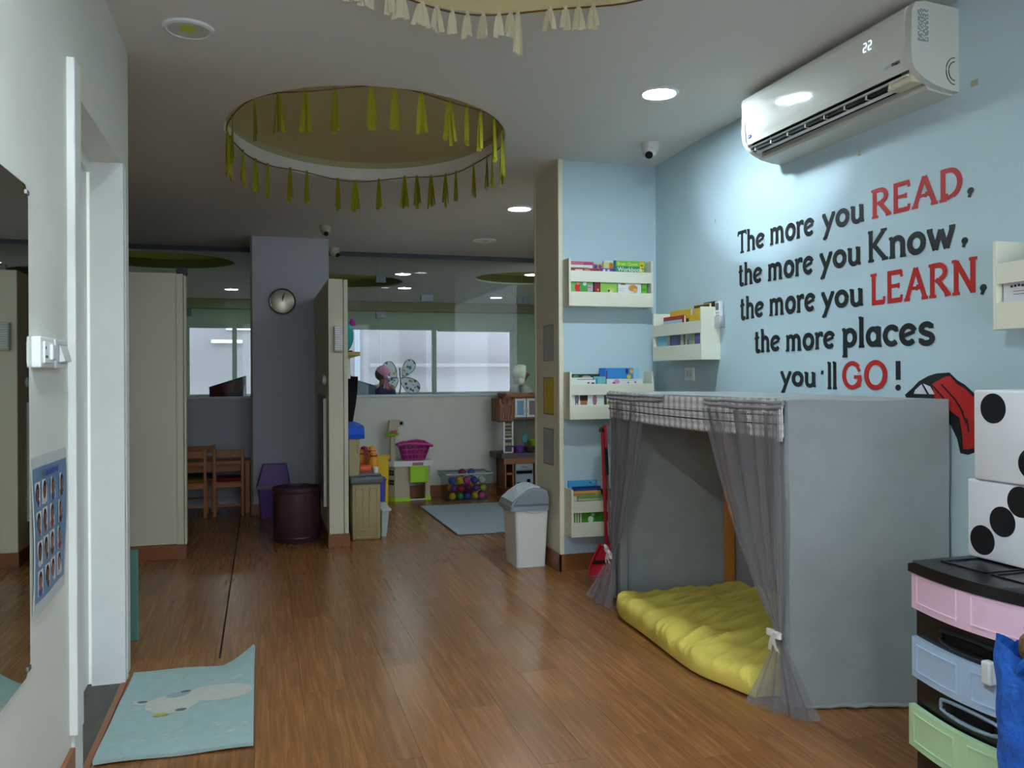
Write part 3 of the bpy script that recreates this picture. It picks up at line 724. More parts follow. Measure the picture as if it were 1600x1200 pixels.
def stroke2d(pts, hw):
    """quads and round joins of one brush stroke"""
    out = []
    for p, q in zip(pts, pts[1:]):
        dx, dy = q[0] - p[0], q[1] - p[1]; l = math.hypot(dx, dy) or 1e-6
        nx, ny = -dy / l * hw, dx / l * hw
        out.append([(p[0] + nx, p[1] + ny), (p[0] - nx, p[1] - ny), (q[0] - nx, q[1] - ny), (q[0] + nx, q[1] + ny)])
    short = len(pts) == 2 and math.hypot(pts[1][0] - pts[0][0], pts[1][1] - pts[0][1]) < .05
    if short: out = []
    for p in (pts[:1] if short else pts[1:-1]):
        out.append([(p[0] + hw * cos(2 * pi * i / 10), p[1] + hw * sin(2 * pi * i / 10)) for i in range(10)])
    return out
for line, lab in zip(WORDS, LABS):
    t = thing('wall_lettering', lab, 'lettering', (XR, (line[0][2][0] + line[-1][3][0]) / 2, line[0][2][1]), 'painted reading quote')
    for w, c, a, b_, h, capsc in line:
        sc = 1.0 if capsc else 1 / XH
        tw = sum(GL[ch][0] for ch in w) + .03 * (len(w) - 1)
        bb = B(); x = 0
        for gi, ch in enumerate(w):
            gw_, strokes = GL[ch]
            hwd = .078 if capsc and ch.isupper() else .088
            np_ = 0
            for k, s in enumerate(strokes):
                hw = (s[1] if len(s) > 1 and s[1] else hwd) * 1.03
                for pl in stroke2d(s[0], hw):
                    P3 = []
                    for px, pz in pl:
                        u = (x + px) / tw
                        P3.append((XR - .0012 - .00003 * np_, lerp(a[0], b_[0], u), lerp(a[1], b_[1], u) + pz * h * sc))
                    bb.poly(P3); np_ += 1
            x += gw_ + .03
        link('word', bb, m_ink[c], t)
# the red painted scarf shape with black outline, half hidden by the tent
mu = thing('wall_painting', 'red painted shape with black outline on blue wall behind the tent and dice', 'mural', (XR, 2.6, .95))
outer = [(2.784, 1.160), (2.74, 1.190), (2.711, 1.214), (2.66, 1.236), (2.618, 1.246), (2.556, 1.249), (2.518, 1.22), (2.484, 1.204), (2.44, 1.172), (2.411, 1.146), (2.402, 1.071), (2.402, .979), (2.435, .96), (2.469, .946), (2.506, .949), (2.52, 1.0), (2.55, 1.05), (2.62, 1.08), (2.75, 1.10)]
inner = [(2.64, 1.205), (2.60, 1.222), (2.58, 1.232), (2.552, 1.236), (2.52, 1.205), (2.484, 1.190), (2.445, 1.160), (2.418, 1.136), (2.412, 1.071), (2.412, .990), (2.44, .974), (2.472, .966), (2.492, .966), (2.496, 1.02), (2.508, 1.08), (2.56, 1.11), (2.62, 1.12)]
link('outline', B().prism(outer, 'yz', XR - .001, XR - .0002), m_ink['k'], mu)
link('red_fill', B().prism(inner, 'yz', XR - .0018, XR - .001), m_ink['r'], mu)
link('white_stripe', B().prism([(2.728, 1.18), (2.695, 1.203), (2.668, 1.165), (2.735, 1.165)], 'yz', XR - .0018, XR - .001).prism([(2.686, 1.206), (2.650, 1.195), (2.628, 1.165), (2.655, 1.165)], 'yz', XR - .0018, XR - .001), mat('paint_pale', (206, 206, 216), .6, .2), mu)
cr = B()
for a, b_ in (((2.595, 1.205), (2.53, 1.15)), ((2.53, 1.15), (2.49, 1.10)), ((2.51, 1.13), (2.475, 1.06)), ((2.475, 1.08), (2.465, 1.03)), ((2.64, 1.20), (2.58, 1.15))):
    for pl in stroke2d([a, b_], .0035): cr.poly([(XR - .0022 - .00003 * len(cr.bm.faces), y, z) for y, z in pl])
link('crease_line', cr, m_ink['k'], mu)

# ------------------------------------------------------------------ air conditioner
m_ac = mat('ac_plastic', (214, 216, 208), .07, .5)
m_ac2 = mat('ac_plastic_matt', (200, 200, 190), .4, .4)
ac = thing('air_conditioner', 'white split air conditioner with open louver and glowing 22 high on blue wall', 'air conditioner', (XR, 3.06, 2.29))
Y0, Y1 = 2.505, 3.63
body = [(XR, 2.292), (XR, 2.598), (2.34, 2.606), (2.298, 2.600), (2.284, 2.575), (2.290, 2.42), (2.36, 2.40), (2.37, 2.315)]
link('body', B().prism(body, 'xz', Y0 + .03, Y1 - .03), m_ac2, ac)
endp = [(XR, 2.290), (XR, 2.600), (2.335, 2.610), (2.292, 2.602), (2.276, 2.570), (2.272, 2.43), (2.276, 2.385), (2.292, 2.355), (2.33, 2.328), (2.38, 2.306), (2.44, 2.294)]
for y in (Y0, Y1 - .03):
    link('end_cap', B().prism(endp, 'xz', y, y + .03), m_ac2, ac, smooth=True)
fp = [(2.298, 2.606), (2.284, 2.598), (2.274, 2.588), (2.270, 2.570), (2.280, 2.41), (2.282, 2.388), (2.288, 2.366), (2.294, 2.366), (2.290, 2.41), (2.282, 2.56), (2.302, 2.598)]
link('front_panel', B().prism(fp, 'xz', Y0 + .032, Y1 - .004), m_ac, ac)
link('bottom_cover', B().prism([(2.365, 2.312), (2.372, 2.300), (2.43, 2.290), (XR, 2.284), (XR, 2.296), (2.43, 2.302)], 'xz', Y0 + .03, Y1 - .03), m_ac2, ac, smooth=True)
link('outlet_cavity', B().box(2.300, 2.362, Y0 + .15, Y1 - .05, 2.33, 2.398), m_dark, ac)
lv = B()
lv.prism([(2.286, 2.350), (2.290, 2.347), (2.300, 2.3455), (2.299, 2.349)], 'xz', Y0 + .04, Y1 - .04)
lv.prism([(2.318, 2.328), (2.332, 2.322), (2.333, 2.326), (2.319, 2.332)], 'xz', Y0 + .05, Y1 - .05)
for k in range(8):
    y = lerp(Y0 + .14, Y1 - .08, k / 7); lv.box(2.296, 2.322, y - .003, y + .003, 2.328, 2.347)
link('louver', lv, m_ac, ac)
for k in range(3):
    y = lerp(Y0 + .42, Y1 - .22, k / 2)
    link('vane', B().box(2.305, 2.352, y - .004, y + .004, 2.332, 2.39, .001).box(2.300, 2.345, y + .016, y + .022, 2.332, 2.385, .001), mat('vane_grey', (150, 150, 146), .4, .4), ac)
link('outlet_end', B().box(2.300, 2.364, Y0 + .03, Y0 + .155, 2.322, 2.36, .004), mat('ac_beige', (206, 196, 170), .5, .3), ac)
seg = B()
def seven(b, yc, zc, w, h, on, x):
    S = {'a': (0, h), 'g': (0, 0), 'd': (0, -h)}
    for s in on:
        if s in S: b.box(x, x + .0015, yc - w * .8, yc + w * .8, zc + S[s][1] - .0016, zc + S[s][1] + .0016)
        else:
            yy = yc + (-w if s in 'bc' else w); zz = zc + (h / 2 if s in 'bf' else -h / 2)
            b.box(x, x + .0015, yy - .0018, yy + .0018, zz - h * .42, zz + h * .42)
for yc in (2.748, 2.720): seven(seg, yc, 2.522, .0085, .0165, 'abged', 2.2698)
link('temperature_display', seg, emis('display_glow', (214, 236, 255), .5), ac)
me = text_mesh('max', .026, .0008)
for s, y, z, size, c, bd in (('opti', 2.652, 2.400, .024, (140, 176, 190), 0.0), ('max', 2.612, 2.400, .026, (36, 50, 84), .0006)):
    me = text_mesh(s, size, bd)
    me.transform(Matrix.Translation((2.2782 - XR, y - 3.06, z - 2.29)) @ Matrix.Rotation(-pi / 2, 4, 'Z') @ Matrix.Rotation(pi / 2, 4, 'X'))
    me.materials.clear(); me.materials.append(mat('print_%d' % c[0], c, .4, .3))
    q = bpy.data.objects.new('panel_lettering', me); COL.objects.link(q); q.parent = ac
lg = B()
lg.prism([(3.572 + .017 * cos(2 * pi * i / 24), 2.400 + .0085 * sin(2 * pi * i / 24)) for i in range(24)], 'yz', 2.2780, 2.2815)
lo = link('logo_badge', lg, mat('logo_blue', (28, 46, 150), .3, .5), ac)
me = text_mesh('Carrier', .0085, .0003)
me.transform(Matrix.Translation((2.2777 - XR, 3.586 - 3.06, 2.3975 - 2.29)) @ Matrix.Rotation(-pi / 2, 4, 'Z') @ Matrix.Rotation(pi / 2, 4, 'X'))
me.materials.clear(); me.materials.append(m_white_pl)
q = bpy.data.objects.new('logo_lettering', me); COL.objects.link(q); q.parent = ac
lb = B().box(2.298, 2.352, Y0 - .0006, Y0, 2.455, 2.585)
sl = link('rating_label', lb, mat('label_pale', (206, 210, 206), .5, .3), ac)
tx = B(); rr = random.Random(5)
for k in range(9):
    x = 2.302 + k * .0054; z = 2.46
    while z < 2.575:
        l = rr.uniform(.004, .018); tx.box(x, x + .003, Y0 - .001, Y0 - .0006, z, min(z + l, 2.58)); z += l + rr.uniform(.003, .008)
link('label_print', tx, mat('label_ink', (92, 98, 98), .6, .2), ac)
ko = B()
for r in (.040, .028):
    ko.tube([(2.468 - r * sin(a), Y0 - .0005, 2.365 + 1.25 * r * cos(a)) for a in [pi * k / 12 for k in range(13)]], .0016, 6)
link('knockout_line', ko, m_dark, ac)
# remote in its holder, socket plate
rm = thing('remote_control', 'white remote control in clear wall holder beside the corner book rack', 'remote', (XR, 4.18, 1.51))
link('handset', B().box(XR - .032, XR - .008, 4.155, 4.205, 1.535, 1.655, .004), m_white_pl, rm)
link('screen', B().box(XR - .0328, XR - .0315, 4.163, 4.197, 1.605, 1.645), mat('lcd_grey', (90, 100, 96), .3, .5), rm)
bt = B()
for i in range(3):
    for j in range(2): bt.box(XR - .0332, XR - .0315, 4.165 + j * .018, 4.177 + j * .018, 1.555 + i * .015, 1.564 + i * .015, .001)
link('button', bt, mat('button_grey', (150, 156, 160), .5, .3), rm)
link('holder', B().box(XR - .038, XR, 4.145, 4.215, 1.505, 1.572, .003), mat('clear_plastic', (196, 206, 210), .25, .5, alpha=.45), rm)
sk = thing('wall_socket', 'white socket plate on right wall under the corner book rack', 'socket', (XR, 4.545, 1.21))
link('plate', B().box(XR - .010, XR, 4.49, 4.60, 1.206, 1.286, .003), m_white_pl, sk)
link('insert', B().box(XR - .012, XR - .010, 4.508, 4.582, 1.222, 1.270, .001), mat('socket_insert', (206, 208, 202), .4, .4), sk)
hl = B()
for y in (4.525, 4.565):
    for dy, dz in ((0, .008), (-.007, -.006), (.007, -.006)): hl.cyl((XR - .0126, y + dy, 1.246 + dz), .0028, .001, 'x', 10)
link('socket_hole', hl, m_dark, sk)

# ------------------------------------------------------------------ fabric play tent
m_cloth = mat('tent_cloth', (148, 154, 154), .85, .1, var=.05, vscale=9, bump=.25, bscale=240)
m_veil = veil_mat('sheer_grey', (166, 164, 168), .38)
m_lace = mat('lace_grey', (232, 229, 228), .8, .15, bump=.6, bscale=160)
m_orange = mat('leg_pine', (196, 124, 52), .45, .4, var=.08, vscale=10, stretch=(4, 4, .6))
A_, B_, Cc, Dd = Vector((1.877, 2.690, 0)), Vector((2.462, 2.535, 0)), Vector((1.872, 4.335, 0)), Vector((2.47, 4.06, 0))
tent = thing('play_tent', 'grey cloth covered play tent with sheer curtains open to the wooden floor', 'play tent', (2.16, 3.4, 0))
TZ = 1.145
def cloth_panel(p, q, h, seed, amp=.006, inward=1):
    n = (q - p).cross(Vector((0, 0, 1))).normalized()
    ph = seed * 1.7
    def fn(u, v):
        w = amp * (sin(7 * u + ph + 2 * v) * .5 + .5 * sin(11 * v + 3 * u + ph)) + amp * .5 * sin(23 * u + 9 * v + ph) * (1 - v) ** 2
        return p.lerp(q, u) + n * w + Vector((0, 0, .008 + (h - .008) * v + .004 * sin(17 * u + ph) * (1 - v)))
    return fn
link('near_panel', B().slab(28, 28, cloth_panel(A_, B_, TZ, 1, .005), .004), m_cloth, tent, smooth=True)
link('far_panel', B().slab(24, 24, cloth_panel(Cc + Vector((0, -.02, 0)), Dd, TZ, 2, .008), .004), m_cloth, tent, smooth=True)
link('back_panel', B().slab(24, 12, cloth_panel(B_ + Vector((0, .01, 0)), Dd, TZ, 3, .003), .004), m_cloth, tent, smooth=True)
def topfn(u, v):
    a = A_.lerp(Cc, v) + Vector((-.012, 0, 0)); b = B_.lerp(Dd, v); p = a.lerp(b, u)
    return (p.x, p.y, TZ + .008 * sin(pi * u) * sin(pi * v) + .004 * sin(9 * u + 5 * v))
link('top_panel', B().slab(20, 24, topfn, .006), m_cloth, tent, smooth=True)
for y0, y1, s in ((2.690, 2.735, 4), (4.285, 4.332, 5)):
    link('corner_strip', B().slab(6, 24, cloth_panel(Vector((1.876, y0, 0)), Vector((1.874, y1, 0)), TZ, s, .004), .004), m_cloth, tent, smooth=True)
hem = B().tube([tuple(A_.lerp(B_, u / 20) + Vector((-.004 + .004 * sin(u), -.004 + .006 * sin(u * 1.3), .012 + .003 * sin(u * 2.1)))) for u in range(21)], .008, 6)
link('hem', hem, m_cloth, tent, smooth=True)
for x, y in ((1.905, 2.735), (2.44, 2.60), (1.905, 4.26), (2.435, 4.03)):
    link('leg', B().box(x - .022, x + .022, y - .022, y + .022, 0, TZ - .03, .003), m_orange if x > 2 else m_cloth, tent)
link('table_top', B().prism([(1.925, 2.72), (2.45, 2.585), (2.455, 4.03), (1.925, 4.28)], 'xy', TZ - .035, TZ - .012), m_orange, tent)
# lace valance: three scalloped bands with dark ribbon lines between
XV = 1.864
def band(z0, z1, x, y0=2.705, y1=4.335, n=92):
    def fn(u, v):
        y = lerp(y0, y1, u); drop = -.010 * (1 - v) * abs(sin(pi * u * n))
        sag = -.010 * sin(pi * u)
        return (x - .0055 * sin(2 * pi * u * n) * (.35 + .65 * abs(sin(pi * v * 2))), y, lerp(z0, z1, v) + drop + sag)
    return fn
def lb_(k): return m_lace
for k, (z0, z1, x) in enumerate(((1.012, 1.060, XV + .003), (1.048, 1.094, XV), (1.085, 1.156, XV - .002))):
    link('lace_band', B().slab(736, 6, band(z0, z1, x), .0015), m_lace, tent)
m_rib = mat('ribbon_dark', (62, 60, 62), .6, .3)
for z in (1.058, 1.092):
    link('ribbon_line', B().tube([(XV - .005, lerp(2.706, 4.333, i / 20), z - .010 * sin(pi * i / 20)) for i in range(21)], .0028, 5), m_rib, tent)
def knit(M, f=470.0):
    N, L = M.node_tree.nodes, M.node_tree.links; b = N['Principled BSDF']
    tc = N.new('ShaderNodeTexCoord'); sx = N.new('ShaderNodeSeparateXYZ'); L.new(tc.outputs['Object'], sx.inputs[0])
    out = []
    for ax, fr_, lo in (('Y', f, .58), ('Z', f * .45, .82)):
        mu = N.new('ShaderNodeMath'); mu.operation = 'MULTIPLY'; mu.inputs[1].default_value = fr_; L.new(sx.outputs[ax], mu.inputs[0])
        sn = N.new('ShaderNodeMath'); sn.operation = 'SINE'; L.new(mu.outputs[0], sn.inputs[0])
        mr = N.new('ShaderNodeMapRange'); mr.inputs[1].default_value = -.8; mr.inputs[2].default_value = .2; mr.inputs[3].default_value = lo; mr.inputs[4].default_value = 1.0
        L.new(sn.outputs[0], mr.inputs[0]); out.append(mr.outputs[0])
    m2 = N.new('ShaderNodeMath'); m2.operation = 'MULTIPLY'; L.new(out[0], m2.inputs[0]); L.new(out[1], m2.inputs[1])
    hs = N.new('ShaderNodeHueSaturation'); hs.inputs['Color'].default_value = b.inputs['Base Color'].default_value; L.new(m2.outputs[0], hs.inputs['Value']); L.new(hs.outputs[0], b.inputs['Base Color'])
m_lace2 = mat('lace_white', (226, 224, 224), .8, .15, bump=.6, bscale=160)
knit(m_lace); knit(m_lace2)
link('lace_end', B().slab(6, 10, lambda u, v: (XV - .010 + .002 * sin(u * 9), lerp(2.697, 2.728, u), lerp(.995, 1.125, v)), .004), m_lace2, tent)
m_tulle = mat('tulle_roll', (140, 138, 140), .8, .1, bump=.4, bscale=60)
for y0, y1 in ((2.70, 3.265), (3.66, 4.34)):
    for dz, x, r in ((1.122, XV - .009, .010), (1.137, XV - .004, .010)):
        link('tulle_roll', B().tube([(x + .002 * sin(i * 1.1 + y0), lerp(y0, y1, i / 24), dz - .008 * sin(pi * i / 24) * (dz < 1.13) + .0015 * sin(i * .7 + dz * 30)) for i in range(25)], [r * (.85 + .12 * sin(i * .9)) for i in range(25)], 8), m_tulle, tent, smooth=True)
# sheer curtains gathered by bows
def curtain(kl, kr, folds, amp, tie, off=0.0, seed=0):
    def fn(u, v):
        a, b = plist(kl, v), plist(kr, v); p = a.lerp(b, u)
        g = abs(v - tie); k = min(1, .25 + g * 2.2)
        d = (b - a); nn = Vector((d.y, -d.x, 0)); nn = nn.normalized() if nn.length > 1e-4 else Vector((-1, 0, 0))
        return p + nn * (amp * k * sin(2 * pi * folds * u + seed + 1.3 * v) + off * k) + Vector((0, 0, .012 * sin(5 * u + seed) * v * v if v > .9 else 0))
    return fn
def smoothkeys(keys, n=24):
    """Catmull-Rom through the key positions"""
    ts = [k[0] for k in keys]; ps = [Vector(k[1]) for k in keys]; out = []
    for i in range(n + 1):
        t = i / n
        j = max(q for q in range(len(ts) - 1) if ts[q] <= t + 1e-9)
        k = (t - ts[j]) / (ts[j + 1] - ts[j])
        p0, p1, p2, p3 = ps[max(j - 1, 0)], ps[j], ps[j + 1], ps[min(j + 2, len(ps) - 1)]
        out.append((t, .5 * ((2 * p1) + (p2 - p0) * k + (2 * p0 - 5 * p1 + 4 * p2 - p3) * k * k + (3 * p1 - p0 - 3 * p2 + p3) * k ** 3)))
    return out
RL = smoothkeys([(0, (1.866, 3.27, 1.10)), (.35, (1.862, 3.07, .72)), (.62, (1.855, 2.86, .40)), (.76, (1.846, 2.735, .275)), (.88, (1.80, 2.765, .12)), (1, (1.742, 2.775, .006))])
RR_ = smoothkeys([(0, (1.862, 2.70, 1.10)), (.35, (1.860, 2.70, .72)), (.62, (1.852, 2.69, .40)), (.76, (1.846, 2.690, .275)), (.88, (1.88, 2.62, .12)), (1, (1.905, 2.545, .006))])
for k in range(2):
    link('sheer_curtain', B().sheet(60, 48, curtain(RL, RR_, 2.6 + 1.5 * k, .016, .76, .010 * k, k * 2.0)), m_veil, tent, smooth=True)
LL = smoothkeys([(0, (1.866, 3.90, 1.10)), (.35, (1.862, 4.02, .72)), (.62, (1.855, 4.15, .40)), (.76, (1.846, 4.225, .270)), (.88, (1.79, 4.12, .13)), (1, (1.742, 4.05, .008))])
LR = smoothkeys([(0, (1.864, 4.335, 1.10)), (.35, (1.862, 4.335, .72)), (.62, (1.852, 4.33, .40)), (.76, (1.846, 4.285, .270)), (.88, (1.79, 4.33, .13)), (1, (1.736, 4.37, .02))])
for k in range(2):
    link('sheer_curtain', B().sheet(48, 48, curtain(LL, LR, 2.3 + 1.5 * k, .014, .76, .010 * k, 1 + k * 2.0)), m_veil, tent, smooth=True)
m_satin = mat('satin_white', (232, 230, 228), .3, .5)
def bow(c, rx, s=1.0, tilt=0.0):
    b = B(); cx, cy, czz = c
    for sg in (-1, 1):
        def lp(u, v, sg=sg):
            a = 2 * pi * u
            return (cx - .014 - .010 * sin(a) , cy + sg * s * (.022 - .022 * cos(a)) , czz + s * (.010 * (v - .5) * 2) + tilt * sg * (.022 - .022 * cos(a)))
        b.slab(16, 3, lp, .002)
    b.ball((cx - .016, cy, czz), .009 * s, 10)
    for dy, dz in ((-.028, -.062), (.022, -.07), (.004, -.045)):
        def tl(u, v, dy=dy, dz=dz):
            notch = .014 * (1 - abs(2 * v - 1)) if u > .99 else 0
            return (cx - .016 - .006 * sin(3 * u), cy + s * dy * u + s * .009 * (v - .5) * 2, czz + s * (dz * u + notch))
        b.slab(10, 4, tl, .0015)
    return b
link('bow', bow((1.838, 2.712, .280), 0), m_satin, tent, smooth=True)
link('bow', bow((1.832, 4.255, .275), 0, 1.0, .5), m_satin, tent, smooth=True)
# yellow floor mattress
m_yellow = mat('blanket_yellow', (224, 206, 100), .85, .1, var=.05, vscale=7, bump=.25, bscale=150)
outl_f = smoothkeys([(0, (1.80, 2.80, 0)), (.12, (1.755, 2.95, 0)), (.3, (1.712, 3.15, 0)), (.6, (1.735, 3.62, 0)), (.85, (1.745, 3.92, 0)), (1, (1.80, 4.10, 0))])
def matfn(u, v):
    # v along the front (near to far), u from the front edge to the back wall, folding over the edge to the floor
    f = plist(outl_f, v); back = Vector((2.44, 2.62, 0)).lerp(Vector((2.44, 4.03, 0)), v)
    h = .085 + .02 * sin(3 * v)
    if u < .14:
        k = u / .14; a = k * pi / 2
        p = f + Vector((.05 * (1 - cos(a)) - .012 * sin(2 * a), 0, 0)); z = .016 + (h - .016) * sin(a) ** .9
    else:
        k = (u - .14) / .86; p = (f + Vector((.05, 0, 0))).lerp(back, k); z = h + .045 * k
    e = min(v, 1 - v)
    if e < .06: z = .016 + (z - .016) * (1 - (1 - e / .06) ** 2) ** .5 if e > 0 else .016
    from mathutils import noise as NZ
    q = Vector((p.x * 1.5 + .4 * p.y, p.y * 6.4 - 2.2 * p.x, 0)); q += NZ.noise_vector(q * .5) * .6
    w = .022 * (1 - min(1, abs(NZ.noise(q)) * 1.5)) ** 2.2 + .013 * (1 - min(1, abs(NZ.noise(q * 2.1 + Vector((3, 7, 0)))) * 1.6)) ** 2.2
    for i, (fx, fy, ph, am) in enumerate(((5, 21, .3, .003), (9, 31, 1.7, .002), (14, 13, 4.1, .002))):
        w += am * sin(fx * p.x * 2.2 + fy * p.y * .62 + ph + 1.6 * sin(3.1 * p.y + fx * .4 * p.x))
    amp = min(1, u / .05) * min(1, e / .03 + .15)
    return (p.x, p.y, max(.012, z - .012 + w * amp))
mb = B().sheet(120, 190, matfn)
matt = link('floor_mattress', mb, m_yellow, smooth=True)
tag(matt, 'crumpled yellow blanket covered mattress on the floor inside the grey play tent', 'mattress')

# ------------------------------------------------------------------ drawer unit with dice, blue bag
unit = thing('drawer_unit', 'black plastic drawer unit with pink, blue and green drawers by the tent', 'drawer unit', (2.10, 1.84, 0))
m_blk = mat('drawer_black', (17, 18, 20), .3, .5)
YA, YB = 1.615, 2.062
def front_curve(off, n=14, ya=YA, yb=YB): return [(1.862 - .032 * sin(pi * i / n) + off, lerp(ya, yb, i / n)) for i in range(n + 1)]
def plan(off, xb=2.30, ya=YA, yb=YB): return front_curve(off, ya=ya, yb=yb) + [(xb, yb), (xb, ya)]
link('frame', B().prism(plan(.018), 'xy', .02, .655), m_blk, unit)
tp = B().prism(plan(-.006, 2.315, YA - .008, YB + .008), 'xy', .655, .688)
bmesh.ops.bevel(tp.bm, geom=[e for e in tp.bm.edges if all(v.co.z > .68 for v in e.verts)], offset=.010, segments=3, affect='EDGES')
link('top', tp, m_blk, unit, smooth=True)
tpn = B()
for x0, x1, y0, y1 in ((1.93, 2.26, 1.66, 1.84), (1.93, 2.26, 1.86, 2.02)):
    tpn.box(x0, x1, y0, y0 + .006, .686, .692, .001); tpn.box(x0, x1, y1 - .006, y1, .686, .692, .001)
    tpn.box(x0, x0 + .006, y0, y1, .686, .692, .001); tpn.box(x1 - .006, x1, y0, y1, .686, .692, .001)
link('top_rib', tpn, m_blk, unit)
link('foot_bar', B().prism(plan(.03), 'xy', 0, .02), m_blk, unit)
def curved_ring(b, off, y0, y1, z0, z1, w):
    def cx(y): return 1.862 - .032 * sin(pi * (y - YA) / (YB - YA)) + off
    n = 10
    for za, zb in ((z0, z0 + w), (z1 - w, z1)):
        b.prism([(cx(lerp(y0, y1, i / n)) - .003, lerp(y0, y1, i / n)) for i in range(n + 1)] + [(cx(lerp(y1, y0, i / n)) + .004, lerp(y1, y0, i / n)) for i in range(n + 1)], 'xy', za, zb)
    for ya, yb in ((y0, y0 + w), (y1 - w, y1)):
        b.prism([(cx(ya) - .003, ya), (cx(yb) - .003, yb), (cx(yb) + .004, yb), (cx(ya) + .004, ya)], 'xy', z0 + w, z1 - w)
    return b
for col, z0, z1, off, nm in (((240, 204, 226), .548, .668, 0, 'pink'), ((178, 205, 232), .345, .462, 0, 'blue'), ((188, 224, 180), .142, .262, -.012, 'green')):
    mm = mat('drawer_' + nm, col, .4, .4)
    d = B().prism(front_curve(off) + front_curve(off + .02)[::-1], 'xy', z0, z1)
    dr = link('drawer_front', d, mm, unit); dr['label'] = nm + ' drawer front with two moulded rectangles'
    r = B(); 
    for ya, yb in ((YB - .20, YB - .025), (YA + .025, YA + .20)): curved_ring(r, off, ya, yb, z0 + .018, z1 - .018, .004)
    link('moulded_frame', r, mm, dr)
    if off < 0: link('drawer_box', B().box(1.86, 2.25, YA + .02, YB - .02, z0 + .01, z1 - .02), mm, unit)
for z, mm in ((.500, m_blk), (.305, mat('grip_blue', (140, 158, 178), .4, .4))):
    g = B(); n = 28; pts = []
    for i in range(n):
        a = 2 * pi * i / n
        y = 1.84 + .10 * max(-1, min(1, 1.25 * cos(a))) ; zz = z + .022 * sin(a)
        pts.append((1.862 - .032 * sin(pi * (y - YA) / (YB - YA)) + .014, y, zz))
    g.tube(pts, .0055, 6, closed=True)
    link('grip_rim', g, mm, unit, smooth=True)
    link('grip_hole', B().box(1.846, 1.852, 1.76, 1.92, z - .014, z + .014, .004), m_dark, unit)
m_foam = mat('dice_white', (224, 226, 230), .6, .3, var=.02, vscale=5)
m_dot = mat('dice_dot', (16, 17, 20), .5, .3)
def die(x, y0, z, s, dots, label):
    t = thing('foam_die', label, 'die', (x + s / 2, y0 - s / 2, z), 'big foam dice on the drawer unit')
    link('cube', B().box(x, x + s, y0 - s, y0, z, z + s, .008, 3), m_foam, t, smooth=True)
    for fy, fz in dots:
        link('dot', B().cyl((x - .0012, y0 - s * fy, z + s * fz), .044, .002, 'x', 32), m_dot, t)
    return t
die(2.06, 2.052, .692, .236, ((.24, .24), (.54, .52), (.80, .80)), 'white foam die with diagonal black dots standing on black drawer unit')
die(2.05, 2.018, .929, .268, ((.27, .80), (.75, .24)), 'white foam die on top of the other die, black dot in corner')
# blue woven bag hanging at the unit with something brown in it
m_tarp = mat('tarp_blue', (34, 96, 190), .38, .5, var=.22, vscale=26, bump=.8, bscale=46)
bag = thing('tote_bag', 'crinkled blue woven tarp bag in front of the drawer unit', 'bag', (1.765, 1.47, 0))
def bagf(u, v):
    a = 2 * pi * u
    r = 1 + .06 * sin(5 * a + 3 * v) + .04 * sin(11 * a + 7 * v) + .035 * sin(23 * a - 17 * v + 2 * sin(9 * v)) + .03 * sin(31 * v + 5 * a)
    x = 1.765 + .062 * (1 - .1 * v) * max(-1, min(1, 1.3 * cos(a))) * r
    y = 1.470 + .155 * (.95 + .05 * v) * max(-1, min(1, 1.3 * sin(a))) * (1 + .3 * (r - 1))
    return (x, y, .012 + .560 * v + (.030 * max(0, (y - 1.57) / .06) + .012 * sin(3 * a + 1)) * v)
link('sack', B().sheet(72, 40, bagf), m_tarp, bag, smooth=True)
link('bag_bottom', B().box(1.71, 1.82, 1.34, 1.60, .004, .016, .004), m_tarp, bag)
link('handle', B().tube([(1.71, 1.38 + .018 * i, .54 + .07 * sin(pi * i / 10)) for i in range(11)], .010, 8), m_tarp, bag)
hk = B().box(1.812, 1.840, 1.735, 1.765, .430, .492, .006, 2)
hook = link('clip', hk, m_white_pl)
tag(hook, 'small white plastic clip at the edge of the blue bag, against the blue drawer', 'clip')
m_fur = mat('brown_plush', (112, 88, 60), .95, .05, var=.25, vscale=60, bump=1.0, bscale=90)
pz = thing('plush_toy', 'brown fuzzy toy peeking out of the blue bag', 'plush toy', (1.76, 1.55, .40))
pb = B().ball((1.762, 1.545, .590), .044, 24, (1, 1, 1.0))
for v in pb.bm.verts: v.co += Vector((sin(90 * v.co.y), cos(80 * v.co.z), sin(70 * v.co.x))) * .003
link('head', pb, m_fur, pz, smooth=True)
for y in (1.515, 1.572): link('ear', B().ball((1.765, y, .632), .016, 14, (.6, 1, 1)), m_fur, pz, smooth=True)
link('body', B().ball((1.762, 1.52, .50), .045, 18, (.9, 1.1, 1.2)), m_fur, pz, smooth=True)

# ------------------------------------------------------------------ pedal bin, dustpan, broom, pillar pictures
m_binw = mat('bin_white', (228, 232, 230), .4, .4)
m_bing = mat('bin_grey', (138, 148, 156), .4, .4)
m_binl = mat('bin_flap', (196, 206, 214), .35, .45)
bn = thing('swing_bin', 'white plastic bin with grey swing lid beside the cream pillar', 'bin', (1.69, 5.30, 0))
def taper(b, x0, x1, y0, y1, z0, X0, X1, Ya, Yb, z1, r=.02, n=5):
    def ring(a0, a1, c0, c1, z):
        pts = []
        for cx, cy, st_ in ((a1 - r, c1 - r, 0), (a0 + r, c1 - r, 90), (a0 + r, c0 + r, 180), (a1 - r, c0 + r, 270)):
            for i in range(n + 1):
                t = math.radians(st_ + 90 * i / n); pts.append((cx + r * cos(t), cy + r * sin(t), z))
        return [b.bm.verts.new(p) for p in pts]
    A, Bv = ring(x0, x1, y0, y1, z0), ring(X0, X1, Ya, Yb, z1); k = len(A)
    for i in range(k): b.bm.faces.new((A[i], A[(i + 1) % k], Bv[(i + 1) % k], Bv[i]))
    b.bm.faces.new(A[::-1]); b.bm.faces.new(Bv)
    return b
